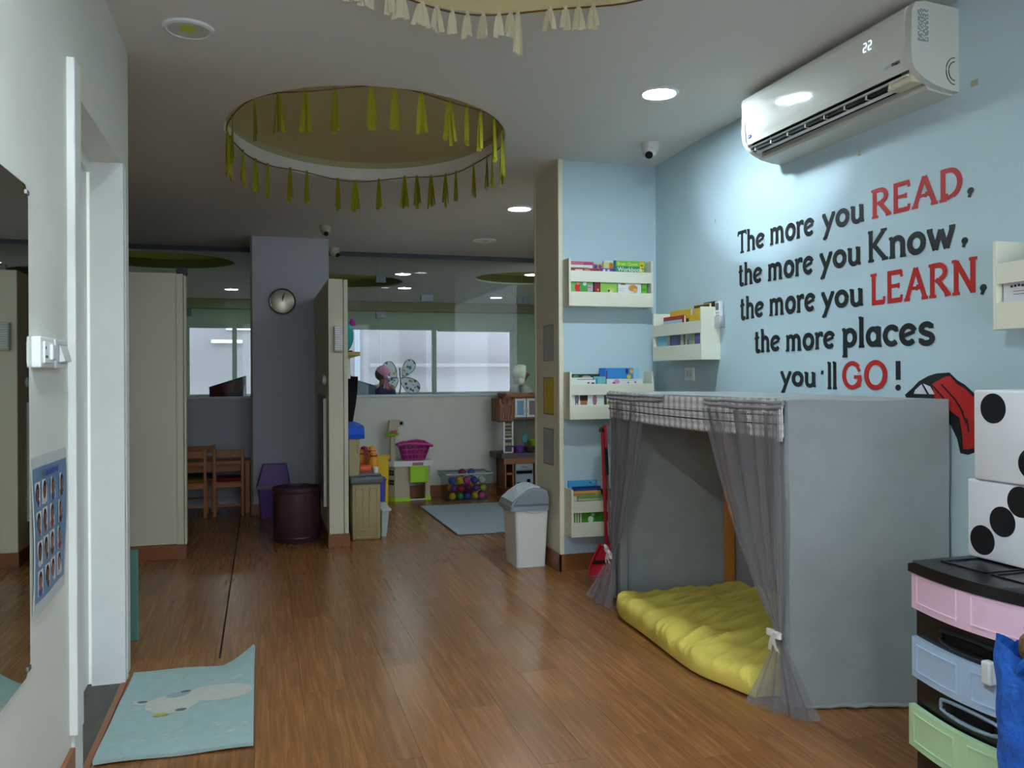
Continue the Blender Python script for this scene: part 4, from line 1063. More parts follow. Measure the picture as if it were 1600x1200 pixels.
b = taper(B(), 1.578, 1.772, 5.176, 5.44, 0, 1.562, 1.790, 5.16, 5.47, .372, .022)
link('bucket', b, m_binw, bn, smooth=True)
link('base_rim', taper(B(), 1.576, 1.774, 5.174, 5.442, .0, 1.577, 1.773, 5.175, 5.441, .012, .022), m_binw, bn, smooth=True)
link('lid_rim', taper(B(), 1.530, 1.800, 5.150, 5.48, .368, 1.536, 1.798, 5.154, 5.476, .395, .03), m_bing, bn, smooth=True)
hood = [(1.538, .395), (1.552, .425), (1.60, .462), (1.66, .500), (1.70, .512), (1.745, .508), (1.782, .492), (1.790, .44), (1.796, .395)]
hb = B().prism(hood, 'xz', 5.158, 5.472)
bmesh.ops.bevel(hb.bm, geom=[e for e in hb.bm.edges if abs(e.verts[0].co.y - e.verts[1].co.y) < 1e-5], offset=.014, segments=3, affect='EDGES')
link('lid_hood', hb, m_bing, bn, smooth=True)
fl = [(1.548, .428), (1.60, .470), (1.66, .508), (1.70, .519), (1.742, .515), (1.742, .508), (1.70, .512), (1.66, .501), (1.60, .463), (1.552, .424)]
link('swing_flap', B().prism(fl, 'xz', 5.20, 5.44), m_binl, bn, smooth=True)
link('bin_liner', B().tube([(lerp(1.63, 1.775, i / 10), 5.158, .366 - .012 * sin(pi * i / 10)) for i in range(11)], .004, 6), mat('liner_white', (214, 214, 206), .5, .3), bn)

m_red = mat('pan_red', (170, 20, 34), .35, .5)
dp = thing('dustpan', 'red long handled dustpan leaning by the low book rack', 'dustpan', (2.03, 4.88, 0))
pan = B()
def panf(u, v):
    x = lerp(1.955 + .10 * v ** 1.5, 2.115, u); y = 4.875 + .075 * v ** .8
    return (x, y, .004 + .175 * v ** 1.1 + .02 * (abs(u - .5) * 2) ** 6 * v)
link('pan', B().slab(16, 12, panf, .004), m_red, dp, smooth=True)
link('side_lip', B().tube([(1.950 + .108 * (i / 12) ** 1.5, 4.870 + .07 * i / 12, .010 + .185 * i / 12) for i in range(13)], .006, 6).tube([(2.118, 4.870 + .07 * i / 12, .010 + .185 * i / 12) for i in range(13)], .006, 6), m_red, dp, smooth=True)
link('pan_bar', B().box(1.985, 2.112, 4.905, 4.918, .082, .098, .003), mat('pan_black', (26, 20, 22), .5, .3), dp)
link('scraper', B().box(1.955, 2.115, 4.868, 4.876, .0, .012, .002), mat('pan_pink', (150, 60, 80), .4, .4), dp)
link('handle_pole', B().tube([(2.096, 4.935, .16), (2.082, 4.938, .60), (2.074, 4.940, .885)], .0105, 12), m_red, dp, smooth=True)
link('hook_cap', B().tube([(2.076, 4.945, .875), (2.076, 4.945, .906), (2.068, 4.935, .914), (2.055, 4.925, .908), (2.052, 4.92, .89)], .009, 10), m_black_pl, dp, smooth=True)
br = thing('broom', 'broom with red grip and brown stick standing beside red dustpan', 'broom', (2.13, 4.945, 0))
link('stick', B().tube([(2.150, 4.975, .10), (2.108, 4.957, .66)], .010, 12), mat('stick_brown', (122, 72, 56), .5, .3), br, smooth=True)
link('sleeve', B().tube([(2.1125, 4.954, .62), (2.104, 4.956, .80)], .0105, 12), m_black_pl, br, smooth=True)
link('grip', B().tube([(2.104, 4.956, .79), (2.098, 4.957, .93)], .012, 12), mat('grip_red', (176, 40, 48), .45, .4), br, smooth=True)
link('brush_head', B().box(2.132, 2.26, 4.962, 5.0, .07, .115, .008).box(2.136, 2.255, 4.966, 4.996, .004, .07, .002), m_black_pl, br)

for o_ in (dp, br): o_.location += Vector((-.040, -.100, 0))
for zc, h, lab, col in ((1.455, .235, 'upper grey paper picture card on the pillar side', (168, 166, 160)), (1.108, .244, 'yellow picture card in the middle of pillar side', (196, 170, 30)), (.775, .236, 'lower grey paper picture card on the pillar side near bin', (164, 164, 160))):
    t = thing('picture_card', lab, 'picture', (1.815, 5.218, zc - h / 2), 'picture cards on the pillar')
    link('card', B().box(1.811, 1.8155, 5.12, 5.316, zc - h / 2, zc + h / 2, .0008), mat('card_%d' % col[0], col, .5, .3), t)
    fr = B()
    for a, b_, c, d in ((5.12, 5.316, zc - h / 2, zc - h / 2 + .004), (5.12, 5.316, zc + h / 2 - .004, zc + h / 2), (5.12, 5.124, zc - h / 2, zc + h / 2), (5.312, 5.316, zc - h / 2, zc + h / 2)):
        fr.box(1.8100, 1.8112, a, b_, c, d)
    link('card_border', fr, mat('card_edge', (70, 66, 56), .5, .3), t)

# ------------------------------------------------------------------ left wall: mirror, switches, poster; mats
m_mirror = mat('mirror_silver', (206, 214, 206), .015, .5, metal=1.0)
mi = thing('wall_mirror', 'large frameless wall mirror with clipped corners at the left edge', 'mirror', (XL, 1.7, .54))
mp_ = [(1.05, .538), (2.225, .538), (2.262, .565), (2.262, 1.682), (2.240, 1.708), (1.05, 1.708)]
link('mirror_back', B().prism(mp_, 'yz', XL, XL + .005), mat('mirror_edge', (60, 74, 68), .3, .5), mi)
link('mirror_glass', B().prism([(y - .002 if y > 2 else y, lerp(z, 1.12, .003)) for y, z in mp_], 'yz', XL + .005, XL + .0062), m_mirror, mi)
for y, z in ((2.248, 1.690), (2.244, .556)): link('corner_clip', B().box(XL, XL + .010, y - .012, y + .012, z - .006, z + .006, .002), m_metal, mi)
for y0, lab in ((2.304, 'white wall switch plate with socket near mirror'), (2.459, 'white wall switch with rocker nearest the door casing')):
    t = thing('wall_switch', lab, 'switch', (XL, y0 + .07, 1.27), 'white switches between mirror and door')
    link('plate', B().box(XL, XL + .022, y0, y0 + .142, 1.272, 1.350, .004), m_white_pl, t)
    if y0 < 2.4:
        link('insert', B().box(XL + .022, XL + .027, y0 + .02, y0 + .122, 1.284, 1.338, .002), m_trimwhite, t)
        link('rocker', B().box(XL + .026, XL + .034, y0 + .07, y0 + .112, 1.292, 1.332, .003), m_white_pl, t)
        hb2 = B()
        for dy, dz in ((.03, 1.322), (.045, 1.30), (.03, 1.30)): hb2.cyl((XL + .0266, y0 + dy, dz), .004, .001, 'x', 10)
        link('socket_hole', hb2, m_dark, t)
    else:
        rk = B().prism([(XL + .02, 1.288), (XL + .036, 1.292), (XL + .024, 1.334), (XL + .02, 1.334)], 'xz', y0 + .045, y0 + .128)
        link('rocker', rk, m_white_pl, t)
        link('insert', B().box(XL + .021, XL + .0225, y0 + .02, y0 + .135, 1.284, 1.338), mat('switch_grey', (186, 192, 194), .4, .4), t)
po = thing('portrait_poster', 'blue poster with four rows of small portrait photos on wall below switches', 'poster', (XL, 2.47, .66))
m_ps = mat('poster_white', (196, 200, 198), .5, .3); m_pb = mat('poster_blue', (104, 136, 166), .45, .35, var=.10, vscale=4)
wav = lambda u, v: .004 + .004 * sin(5 * u + 4 * v) + .008 * max(0, u - .8) * sin(3 * v)
def pfn(y0, y1, z0, z1, d): return lambda u, v: (XL + d + wav((lerp(y0, y1, u) - 2.295) / .36, (lerp(z0, z1, v) - .655) / .395), lerp(y0, y1, u), lerp(z0, z1, v))
link('paper', B().slab(18, 18, pfn(2.295, 2.655, .660, 1.050, 0), .0012), m_ps, po, smooth=True)
link('printed_field', B().sheet(18, 18, pfn(2.302, 2.640, .690, 1.022, .0012)), m_pb, po, smooth=True)
rp = random.Random(11)
skins = [(150, 104, 84), (130, 86, 66), (168, 120, 98), (110, 72, 56)]
m_hair = mat('print_hair', (38, 28, 26), .6, .2)
tops = [(150, 50, 70), (60, 80, 140), (120, 40, 50), (190, 190, 196), (60, 40, 40)]
for r_ in range(4):
    for c_ in range(4):
        y = 2.345 + c_ * .080; z = .955 - r_ * .073
        b = B()
        dd = .0018 + wav((y - 2.295) / .36, (z - .655) / .395) + XL
        b.mi = 0; b.poly([(dd, y - .026, z - .031), (dd, y + .026, z - .031), (dd, y + .026, z + .031), (dd, y - .026, z + .031)])
        def disc(cy, cz_, ry, rz, mi_, d):
            b.mi = mi_; b.poly([(dd + d, cy + ry * cos(2 * pi * i / 14), cz_ + rz * sin(2 * pi * i / 14)) for i in range(14)])
        disc(y, z - .022, .021, .012, 3, .0002); disc(y, z + .004, .017, .024, 1, .0004); disc(y, z - .002, .0125, .018, 2, .0006)
        link('portrait', b, [mat('print_photo_ground', (214, 210, 206), .5, .3), m_hair, mat('print_skin_%d' % (r_ * 4 + c_) , rp.choice(skins), .5, .3), mat('print_top_%d' % (r_ * 4 + c_), rp.choice(tops), .5, .3)], po)
tl = B()
for k in range(7): tl.box(XL + .0105, XL + .011, 2.405 + k * .019, 2.419 + k * .019, .995 + (k % 2) * .002, 1.010)
link('title_print', tl, mat('print_title', (50, 70, 150), .5, .3), po)

# door mat with a printed animal
m_mat = mat('mat_teal', (164, 188, 186), .95, .05, var=.05, vscale=30, bump=.5, bscale=260)
MC = [Vector((-.523, 2.955, 0)), Vector((-.031, 2.948, 0)), Vector((-.034, 3.76, 0)), Vector((-.512, 3.795, 0))]
def mpos(u, v, d=0.0):
    p = MC[0].lerp(MC[1], u).lerp(MC[3].lerp(MC[2], u), v)
    c = max(0, u - .72) / .28 * max(0, v - .66) / .34
    z = .012 + .075 * c ** 1.4 + .0025 * sin(9 * u + 4 * v) + .002 * sin(14 * v)
    return Vector((p.x, p.y + .02 * c, z + d))
dm = thing('door_mat', 'pale teal door mat with printed sheep and one corner curled up', 'mat', (-.15, 3.25, 0))
link('pile', B().slab(36, 36, lambda u, v: mpos(u, v), .012), m_mat, dm, smooth=True)
def onmat(b, cu, cv, ru, rv, n=28, d=.0070, rot=0.0):
    ctr = b.bm.verts.new(mpos(cu, cv, d)); rings = []
    for q in (.5, 1.0):
        rings.append([b.bm.verts.new(mpos(min(.995, max(.005, cu + q * (ru * cos(2 * pi * i / n) * cos(rot) - rv * sin(2 * pi * i / n) * sin(rot)))), min(.995, max(.005, cv + q * (ru * cos(2 * pi * i / n) * sin(rot) + rv * sin(2 * pi * i / n) * cos(rot)))), d)) for i in range(n)])
    fs = [b.bm.faces.new((ctr, rings[0][i], rings[0][(i + 1) % n])) for i in range(n)]
    fs += [b.bm.faces.new((rings[0][i], rings[1][i], rings[1][(i + 1) % n], rings[0][(i + 1) % n])) for i in range(n)]
    return b
m_mp = mat('mat_print_cream', (190, 192, 182), .95, .05, var=.05, vscale=30)
m_mg = mat('mat_print_grey', (104, 116, 122), .95, .05)
m_my = mat('mat_print_yellow', (186, 172, 70), .95, .05)
pr_ = onmat(B(), .74, .62, .25, .11, rot=.05); onmat(pr_, .40, .53, .20, .11, d=.0078, rot=.05); onmat(pr_, .16, .565, .06, .032, d=.0080); onmat(pr_, .47, .435, .06, .026, d=.0080)
link('sheep_print', pr_, m_mp, dm)
pg = onmat(B(), .17, .57, .038, .016, d=.0090); onmat(pg, .47, .44, .042, .015, d=.0090); onmat(pg, .475, .655, .040, .016, d=.0090)
link('dark_spot_print', pg, m_mg, dm)
link('face_print', onmat(B(), .42, .625, .09, .035, d=.0086, rot=.1), mat('mat_print_bluegrey', (150, 168, 174), .95, .05), dm)
link('yellow_print', onmat(B(), .33, .41, .055, .014, d=.0090, rot=.05), m_my, dm)
ds = B(); rm_ = random.Random(4)
for i in range(34):
    u, v = rm_.uniform(.06, .94), rm_.uniform(.05, .92)
    if (v > .28 and v < .75 and u > .18 and u < .95): continue
    onmat(ds, u, v, .026, .009, 8, .0072, .25)
link('cloud_print', ds, m_mp, dm)['kind'] = 'stuff'
tm = thing('folded_mat', 'folded green mat standing on edge behind the doorway wall end', 'mat', (-.60, 4.36, 0))
mg = mat('mat_green', (96, 136, 128), .9, .1, bump=.4, bscale=120)
for k in range(3): link('fold', B().box(-.68 + .0, -.562 - .006 * k, 4.30 + k * .032, 4.328 + k * .032, 0, .43 - .006 * k, .008), mg, tm)

# ------------------------------------------------------------------ dome cameras and the ring garlands
m_camw = mat('camera_white', (206, 206, 200), .4, .4)
def dome(x, y, z, az, label, s=1.0, col=m_camw):
    t = thing('dome_camera', label, 'camera', (x, y, z), 'dome cameras')
    link('mount', B().lathe([(.055 * s, 0), (.055 * s, -.012 * s), (.048 * s, -.05 * s), (.044 * s, -.07 * s), (.02 * s, -.09 * s), (1e-5, -.092 * s)], (x, y, z), 28), col, t, smooth=True)
    dx, dy = cos(az), sin(az)
    c = Vector((x + dx * .022 * s, y + dy * .022 * s, z - .062 * s))
    link('eyeball', B().ball(c, .038 * s, 20), col, t, smooth=True)
    dirv = Vector((dx * .8, dy * .8, -.6))
    l = B().lathe([(.024 * s, 0), (.022 * s, .006 * s), (1e-5, .008 * s)], (0, 0, 0), 20)
    q = dirv.to_track_quat('Z', 'Y').to_matrix().to_4x4()
    l.bm.transform(Matrix.Translation(c + dirv * .034 * s) @ q)
    link('lens', l, m_black_pl, t, smooth=True)
dome(2.235, 4.56, cz(4.56), -2.2, 'white dome camera on ceiling in the corner of blue walls')
dome(.53, 7.30, cz(7.30), -1.5, 'small dome camera on ceiling above the wall clock', .9, mat('camera_beige', (190, 184, 160), .45, .4))
dome(.69, 8.32, 2.50, -1.0, 'beige dome camera beside the grey column at top of glass screen', 1.0, mat('camera_beige', (190, 184, 160), .45, .4))

def garland(name, label, ring, zf, specs, m_t, m_s, length, cat='garland'):
    cx, cy, a, b_ = ring
    g = thing(name, label, cat, (cx, cy, zf(cy) - .01))
    pts = []
    for i in range(96):
        t = 2 * pi * i / 96
        x, y = cx + (a - .012) * cos(t), cy + (b_ - .012) * sin(t)
        pts.append((x, y, zf(y) + .012 * sin(7 * t) - .004))
    link('string', B().tube(pts, .0035, 5, closed=True), m_s, g)
    rg = random.Random(len(specs))
    for t, lf in specs:
        x, y = cx + (a - .014) * cos(t), cy + (b_ - .014) * sin(t); z = zf(y) + .012 * sin(7 * t) - .004
        tx, ty = -sin(t), cos(t)
        b = B(); n = rg.choice((3, 4, 5)); spread = rg.uniform(.35, 1.0)
        for k in range(n):
            o = (k - (n - 1) / 2); L_ = length * lf * rg.uniform(.86, 1.06); w = rg.uniform(.014, .021); tw = rg.uniform(-.8, .8); nn = rg.uniform(-.012, .012)
            def f(u, v, o=o, L_=L_, w=w, tw=tw, nn=nn):
                s = (o * .009 * spread * (.25 + 1.5 * v)) + (u - .5) * w * (.5 + .6 * min(1, v * 2)) * cos(tw * v)
                q = nn * v + (u - .5) * w * sin(tw * v * 1.5 + .3)
                return (x + tx * s + cos(t) * q, y + ty * s + sin(t) * q, z + .012 - (L_ + .012) * v)
            b.slab(2, 6, f, .0012)
        b.ball((x, y, z - .004), .007, 8)
        link('tassel', b, m_t, g)
    return g
far_t = [2.683, 2.51, 2.362, 2.129, 1.973, 1.698, 1.545, 1.341, 1.115, 1.002, 0.868, 0.721, 0.612, 0.399, 0.2, 0.1]
near_t = [3.774, 3.991, 4.185, 4.376, 4.6, 4.744, 4.916, 5.122, 5.271, 5.422]
side_t = [2.95, 3.05, 3.25, 3.45, 5.62, 5.85, 6.0, 6.15]
m_tas = mat('tassel_yellow', (146, 143, 36), .8, .1, rnd=.12)
m_tasc = mat('tassel_cream', (214, 206, 176), .8, .1, rnd=.06)
m_str = mat('string_brown', (110, 78, 50), .8, .1)
garland('tassel_garland', 'garland of yellow green paper tassels hung round the round ceiling recess', RING1, cz, [(t, 1) for t in far_t + near_t] + [(t, 1.15) for t in side_t], m_tas, m_str, .205)
sp0 = []
for px in (545, 570, 585, 621, 640, 675, 700, 725, 750, 775, 800, 818, 830, 880, 905, 925, 948):
    sp0.append((pi / 2 + (744 - px) / 1310 * 3.05 / .80 * 1.05, .75 if px != 830 else 1.5))
garland('tassel_garland', 'garland of cream paper tassels round the recess at the top edge', RING0, cz, sp0, m_tasc, m_str, .115)

# ------------------------------------------------------------------ things in the far part of the room
# children's chairs and table
m_pine = mat('pine_wood', (168, 108, 56), .45, .4, var=.10, vscale=8, stretch=(4, 4, 1))
def kid_chair(loc, rot, label, pad, w=.262):
    t = thing('child_chair', label, 'chair', (0, 0, 0), 'wooden child chairs at the low table')
    hw = w / 2
    for s in (-1, 1):
        x = s * (hw - .013)
        link('back_leg', B().box(x - .013, x + .013, -.013, .013, 0, .60, .003), m_pine, t)
        link('front_leg', B().box(x - .013, x + .013, .235, .261, 0, .29, .003), m_pine, t)
        link('side_stretcher', B().box(x - .008, x + .008, .013, .235, .13, .155, .002), m_pine, t)
    link('top_rail', B().box(-hw + .026, hw - .026, -.009, .009, .525, .588, .003), m_pine, t)
    link('lower_rail', B().box(-hw + .026, hw - .026, -.009, .009, .46, .492, .003), m_pine, t)
    link('seat_rail', B().box(-hw + .026, hw - .026, -.010, .010, .255, .297, .003), m_pine, t)
    link('foot_rail', B().box(-hw + .026, hw - .026, -.010, .010, .088, .106, .002), m_pine, t)
    link('seat', B().box(-hw, hw, .0, .275, .293, .306, .003), m_pine, t)
    link('seat_pad', B().box(-hw + .025, hw - .025, .02, .262, .306, .336, .008), pad, t)
    t.location = loc; t.rotation_euler = (0, 0, rot); BASE[t.name] = Vector(loc)
    return t
kid_chair((-.282, 7.885, 0), .0, 'wooden child chair with dark red pad at low table beside grey column', mat('pad_red', (110, 22, 36), .7, .2))
kid_chair((-.595, 7.85, 0), -.0, 'wooden child chair with olive pad half hidden by the cream partition', mat('pad_olive', (112, 100, 30), .7, .2))
kid_chair((-.568, 8.433, 0), pi, 'wooden child chair on the far side of low table by the half wall', mat('pad_blue', (50, 60, 84), .7, .2), .30)
tb = thing('child_table', 'low wooden table pushed to the dark half wall beside the grey column', 'table', (-.55, 8.10, 0))
link('table_top', B().box(-1.10, -.098, 7.985, 8.28, .455, .480, .004), m_pine, tb)
for x in (-1.06, -.122):
    for y in (8.01, 8.24): link('leg', B().box(x - .022, x + .022, y - .022, y + .022, 0, .455, .004), m_pine, tb)
link('apron', B().box(-1.04, -.157, 7.995, 8.010, .385, .455, .002), m_pine, tb)
# purple bin and maroon drum
m_pur = mat('bin_purple', (104, 66, 150), .4, .4)
pb_ = thing('lidded_bin', 'purple plastic bin with sloped lid and torn tape by the grey column', 'bin', (.105, 7.74, 0))
b = taper(B(), -.008, .222, 7.672, 7.83, 0, -.028, .240, 7.66, 7.845, .262, .012); link('bucket', b, m_pur, pb_, smooth=True)
b = taper(B(), -.044, .246, 7.650, 7.852, .27, .008, .216, 7.70, 7.835, .462, .012); link('lid', b, m_pur, pb_, smooth=True)
tp_ = B().box(-.040, .242, 7.648, 7.655, .255, .288, .001)
for k in range(5): tp_.box(.08 + k * .025, .10 + k * .025, 7.649, 7.654, .238 + .006 * (k % 2), .26)
link('tape', tp_, mat('tape_grey', (130, 124, 136), .5, .3), pb_)
dr_ = thing('drum_bin', 'dark maroon round laundry drum on floor in front of the grey column', 'bin', (.255, 6.58, 0))
link('shell', B().lathe([(.166, .0), (.172, .008), (.178, .385), (.183, .388), (.183, .405), (.174, .408), (.174, .395), (.165, .02), (1e-5, .02)], (.255, 6.58, 0), 48), mat('drum_maroon', (70, 42, 50), .45, .35), dr_, smooth=True)
for z in (.03, .37): link('hoop', B().lathe([(.176 if z < .1 else .179, z), (.180 if z < .1 else .184, z + .008), (.176 if z < .1 else .179, z + .016)], (.255, 6.58, 0), 48), mat('drum_hoop', (62, 36, 44), .4, .4), dr_, smooth=True)
wbd = thing('leaning_board', 'grey board with white edge leaning on the side of the divider behind maroon drum', 'board', (.456, 6.85, .26))
link('board', B().box(.458, .466, 6.46, 7.25, .265, 1.085, .002), mat('board_grey', (120, 128, 138), .5, .3), wbd)
link('white_edge', B().box(.446, .468, 6.435, 6.462, .262, 1.075, .003), m_trimwhite, wbd)
link('top_edge', B().box(.455, .468, 6.46, 7.26, 1.083, 1.092, .002), mat('board_top', (90, 94, 100), .5, .3), wbd)
kn = link('coat_hook', B().ball((.452, 6.40, 1.215), .022, 14, (.8, 1, 1.6)), m_white_pl, smooth=True)
tag(kn, 'small white hook knob on dark side of the divider wall', 'hook')
# wall clock
ck = thing('wall_clock', 'round silver mirrored wall clock on the grey blue column', 'clock', (.187, 7.865, 1.80))
m_chr = mat('clock_chrome', (206, 200, 180), .34, .5, metal=.75)
link('dial', B().lathe([(.104, -.022), (.07, -.032), (1e-5, -.036)], (.187, 7.865, 1.920), 40, axis='y'), m_chr, ck, smooth=True)
link('rim', B().lathe([(.118, 0), (.120, -.018), (.112, -.028), (.104, -.022)], (.187, 7.865, 1.920), 40, axis='y'), mat('clock_rim', (150, 150, 140), .25, .5, metal=1.0), ck, smooth=True)
for a, l in ((2.9, .05), (3.05, .075)):
    h_ = B().tube([(.187, 7.828, 1.92), (.187 + l * sin(a - 2.9 + .1), 7.828, 1.92 + l * cos(a - 2.9 + .1))], .003, 6); link('hand', h_, m_dark, ck)
# emergency light on the divider end
el = thing('emergency_light', 'clear ribbed emergency light on front edge of the divider', 'emergency light', (.538, 6.22, 1.42))
link('body', B().box(.505, .572, 6.185, 6.22, 1.42, 1.61, .010), mat('lamp_body', (190, 190, 176), .4, .4), el)
lz = B()
for k in range(11): lz.box(.512, .562, 6.176, 6.186, 1.436 + k * .0155, 1.446 + k * .0155, .002)
link('ribbed_lens', lz, mat('lens_clear', (216, 222, 220), .15, .6), el)
# toy workbench
m_tb = mat('toy_beige', (168, 152, 112), .5, .35); m_tg = mat('toy_grey_top', (92, 96, 100), .45, .4); m_tblue = mat('toy_blue', (30, 84, 200), .4, .4)
wb = thing('toy_workbench', 'beige toy workbench with grey top and blue hood against the divider', 'toy workbench', (.75, 6.8, 0))
link('cabinet', B().box(.655, .868, 6.415, 7.20, .0, .425, .012), m_tb, wb, smooth=True)
pn = B()
for x0, x1, z0, z1 in ((.680, .742, .10, .395), (.782, .846, .10, .395), (.680, .846, .015, .085)):
    for a, b_, c, d in ((x0, x1, z0, z0 + .008), (x0, x1, z1 - .008, z1), (x0, x0 + .008, z0, z1), (x1 - .008, x1, z0, z1)): pn.box(a, b_, 6.409, 6.417, c, d, .001)
link('moulded_panel', pn, m_tb, wb)
link('work_top', B().box(.640, .890, 6.39, 7.22, .425, .478, .014), m_tg, wb, smooth=True)
link('top_ridge', B().tube([(.70, 6.42, .484), (.76, 6.41, .495), (.85, 6.42, .49), (.872, 6.45, .485)], .012, 8), m_tg, wb, smooth=True)
link('back_panel', B().box(.635, .718, 6.46, 7.20, .478, .770, .008), m_tb, wb)
link('hood', B().prism([(6.44, .765), (6.43, .80), (6.46, .845), (6.52, .862), (7.1, .862), (7.18, .83), (7.2, .765)], 'yz', .630, .752), m_tblue, wb)
for k in range(4): link('peg_hole', B().cyl((.70, 6.4595, .66 + .018 * k), .004, .001, 'y', 8), m_dark, wb)
def pin(x, y, z, col, label, h=.20):
    t = thing('toy_pin', label, 'toy', (x, y, z), 'bowling pin toys on the workbench')
    prof = [(.030, 0), (.040, .03), (.046, .07), (.036, .12), (.027, .15), (.030, .175), (.026, .195), (1e-5, .205)]
    link('body', B().lathe([(r, zz * h / .2) for r, zz in prof], (x, y, z), 18), mat('pin_%d_%d' % (col[0], col[1]), col, .4, .4), t, smooth=True)
    link('band', B().lathe([(.031, .150 * h / .2), (.033, .158 * h / .2), (.031, .166 * h / .2)], (x, y, z), 18), mat('pin_band', (150, 40, 44), .4, .4), t, smooth=True)
pin(.775, 6.95, .480, (204, 130, 30), 'orange toy pin on workbench nearest the divider', .16)
pin(.83, 7.14, .480, (150, 30, 44), 'dark red toy pin between the orange toys on workbench', .17)
pin(.858, 6.74, .480, (206, 134, 36), 'orange toy pin second from right on workbench', .16)
pin(.862, 6.88, .480, (206, 150, 40), 'amber toy pin at the right end of workbench', .19)
tk = thing('toy_truck', 'orange toy car body with pink base lying on the grey workbench top', 'toy', (.76, 6.60, .48))
link('body', B().box(.728, .815, 6.55, 6.66, .50, .545, .012), mat('toy_orange', (226, 96, 40), .4, .4), tk, smooth=True)
link('base', B().box(.722, .822, 6.545, 6.67, .480, .502, .006), mat('toy_dusty', (132, 92, 92), .5, .3), tk)
cb = thing('toy_cup', 'white toy cup beside the orange toy on the workbench', 'toy', (.835, 6.62, .48))
link('cup', B().lathe([(.018, .0), (.023, .05), (.020, .05), (.015, .006), (1e-5, .006)], (.855, 6.60, .48), 18), m_white_pl, cb, smooth=True)
ybn = thing('yellow_bin', 'yellow plastic tub standing behind the toy workbench', 'tub', (1.02, 7.62, 0))
link('tub', taper(B(), .95, 1.09, 7.54, 7.70, 0, .935, 1.10, 7.53, 7.71, .50, .03), mat('tub_yellow', (206, 176, 30), .4, .4), ybn, smooth=True)
link('rim', taper(B(), .928, 1.108, 7.522, 7.718, .50, .928, 1.108, 7.522, 7.718, .522, .03), mat('tub_yellow', (206, 176, 30), .4, .4), ybn, smooth=True)
bbx = thing('blue_crate', 'violet blue plastic crate beside the workbench foot', 'crate', (.97, 7.28, 0))
link('crate', taper(B(), .90, 1.015, 7.24, 7.42, 0, .895, 1.025, 7.23, 7.43, .34, .015), mat('crate_blue', (60, 66, 168), .4, .4), bbx, smooth=True)
link('rim', taper(B(), .888, 1.032, 7.225, 7.435, .34, .888, 1.032, 7.225, 7.435, .355, .015), mat('crate_blue', (60, 66, 168), .4, .4), bbx, smooth=True)
ctr = thing('clear_tray', 'translucent pale tray on floor beside the toy workbench', 'tray', (.93, 6.62, 0))
link('tray', taper(B(), .885, .925, 6.50, 6.85, 0, .885, .948, 6.49, 6.86, .20, .012), mat('tray_clear', (176, 190, 184), .25, .5), ctr, smooth=True)
link('rim', taper(B(), .884, .962, 6.475, 6.875, .20, .884, .962, 6.475, 6.875, .212, .012), mat('tray_rim', (190, 200, 194), .3, .5), ctr, smooth=True)
# shelf with teal plush on the divider, dark bag below
sh = thing('wall_shelf', 'small yellowish wall shelf on the divider holding the teal toy', 'shelf', (.70, 7.30, 1.40))
link('shelf_board', B().box(.609, .800, 7.12, 7.55, 1.412, 1.447, .006), mat('shelf_wood', (156, 140, 86), .5, .3), sh)
link('bracket', B().prism([(.609, 1.412), (.78, 1.412), (.70, 1.385), (.609, 1.36)], 'xz', 7.15, 7.20), mat('shelf_wood', (156, 140, 86), .5, .3), sh)
link('wall_post', B().box(.609, .735, 7.30, 7.34, 1.22, 1.40, .004), m_trimwhite, sh)
ow = thing('owl_toy', 'round teal plush toy with pale face and magenta ear on the wall shelf', 'plush toy', (.70, 7.30, 1.447))
link('body', B().ball((.685, 7.30, 1.585), .135, 24, (.58, .75, 1.0)), mat('plush_teal', (52, 146, 146), .9, .1, bump=.6, bscale=120), ow, smooth=True)
link('face', B().ball((.655, 7.255, 1.575), .105, 20, (.5, .75, 1.1)), mat('plush_pale', (196, 214, 206), .9, .1), ow, smooth=True)
link('ear', B().lathe([(.032, 0), (.024, .03), (.008, .06), (1e-5, .066)], (.752, 7.30, 1.675), 14), mat('plush_magenta', (150, 40, 120), .9, .1), ow, smooth=True)
link('foot', B().box(.66, .75, 7.24, 7.36, 1.447, 1.462, .005), mat('plush_brown', (90, 66, 60), .9, .1), ow)
hg = thing('hanging_bag', 'black cloth bag hanging on the divider above the blue hood', 'bag', (.69, 7.45, .84))
link('bag', B().slab(10, 14, lambda u, v: (.765 - .05 * (1 - v) + .01 * sin(6 * u + 3 * v), lerp(7.32, 7.58, u), lerp(.845, 1.24, v)), .075), mat('cloth_black', (16, 16, 18), .9, .1), hg, smooth=True)
link('strap', B().tube([(.75, 7.36, 1.23), (.70, 7.42, 1.30), (.64, 7.45, 1.32), (.70, 7.50, 1.30), (.75, 7.55, 1.23)], .008, 8), mat('cloth_black', (16, 16, 18), .9, .1), hg, smooth=True)

# toy shop counter with scale and basket
m_lime = mat('toy_lime', (150, 200, 30), .4, .4); m_td = mat('toy_sand', (172, 162, 136), .5, .35); m_tw = mat('toy_white', (204, 208, 204), .4, .4)
ct = thing('toy_counter', 'beige toy shop counter with lime trim, white top and weighing post at far wall', 'toy counter', (1.40, 8.32, 0))
link('end_cabinet', B().prism([(1.175, 8.36), (1.26, 8.255), (1.405, 8.255), (1.405, 8.42), (1.175, 8.42)], 'xy', .03, .345), m_td, ct)
link('lime_foot', B().prism([(1.172, 8.358), (1.258, 8.250), (1.41, 8.250), (1.41, 8.424), (1.172, 8.424)], 'xy', 0, .035), m_lime, ct)
link('right_leg', B().box(1.565, 1.615, 8.27, 8.41, .035, .345, .004), m_td, ct)
link('lime_foot', B().box(1.560, 1.622, 8.265, 8.415, 0, .038, .003), m_lime, ct)
link('floor_bar', B().box(1.41, 1.56, 8.26, 8.28, .004, .016, .002), m_tw, ct)
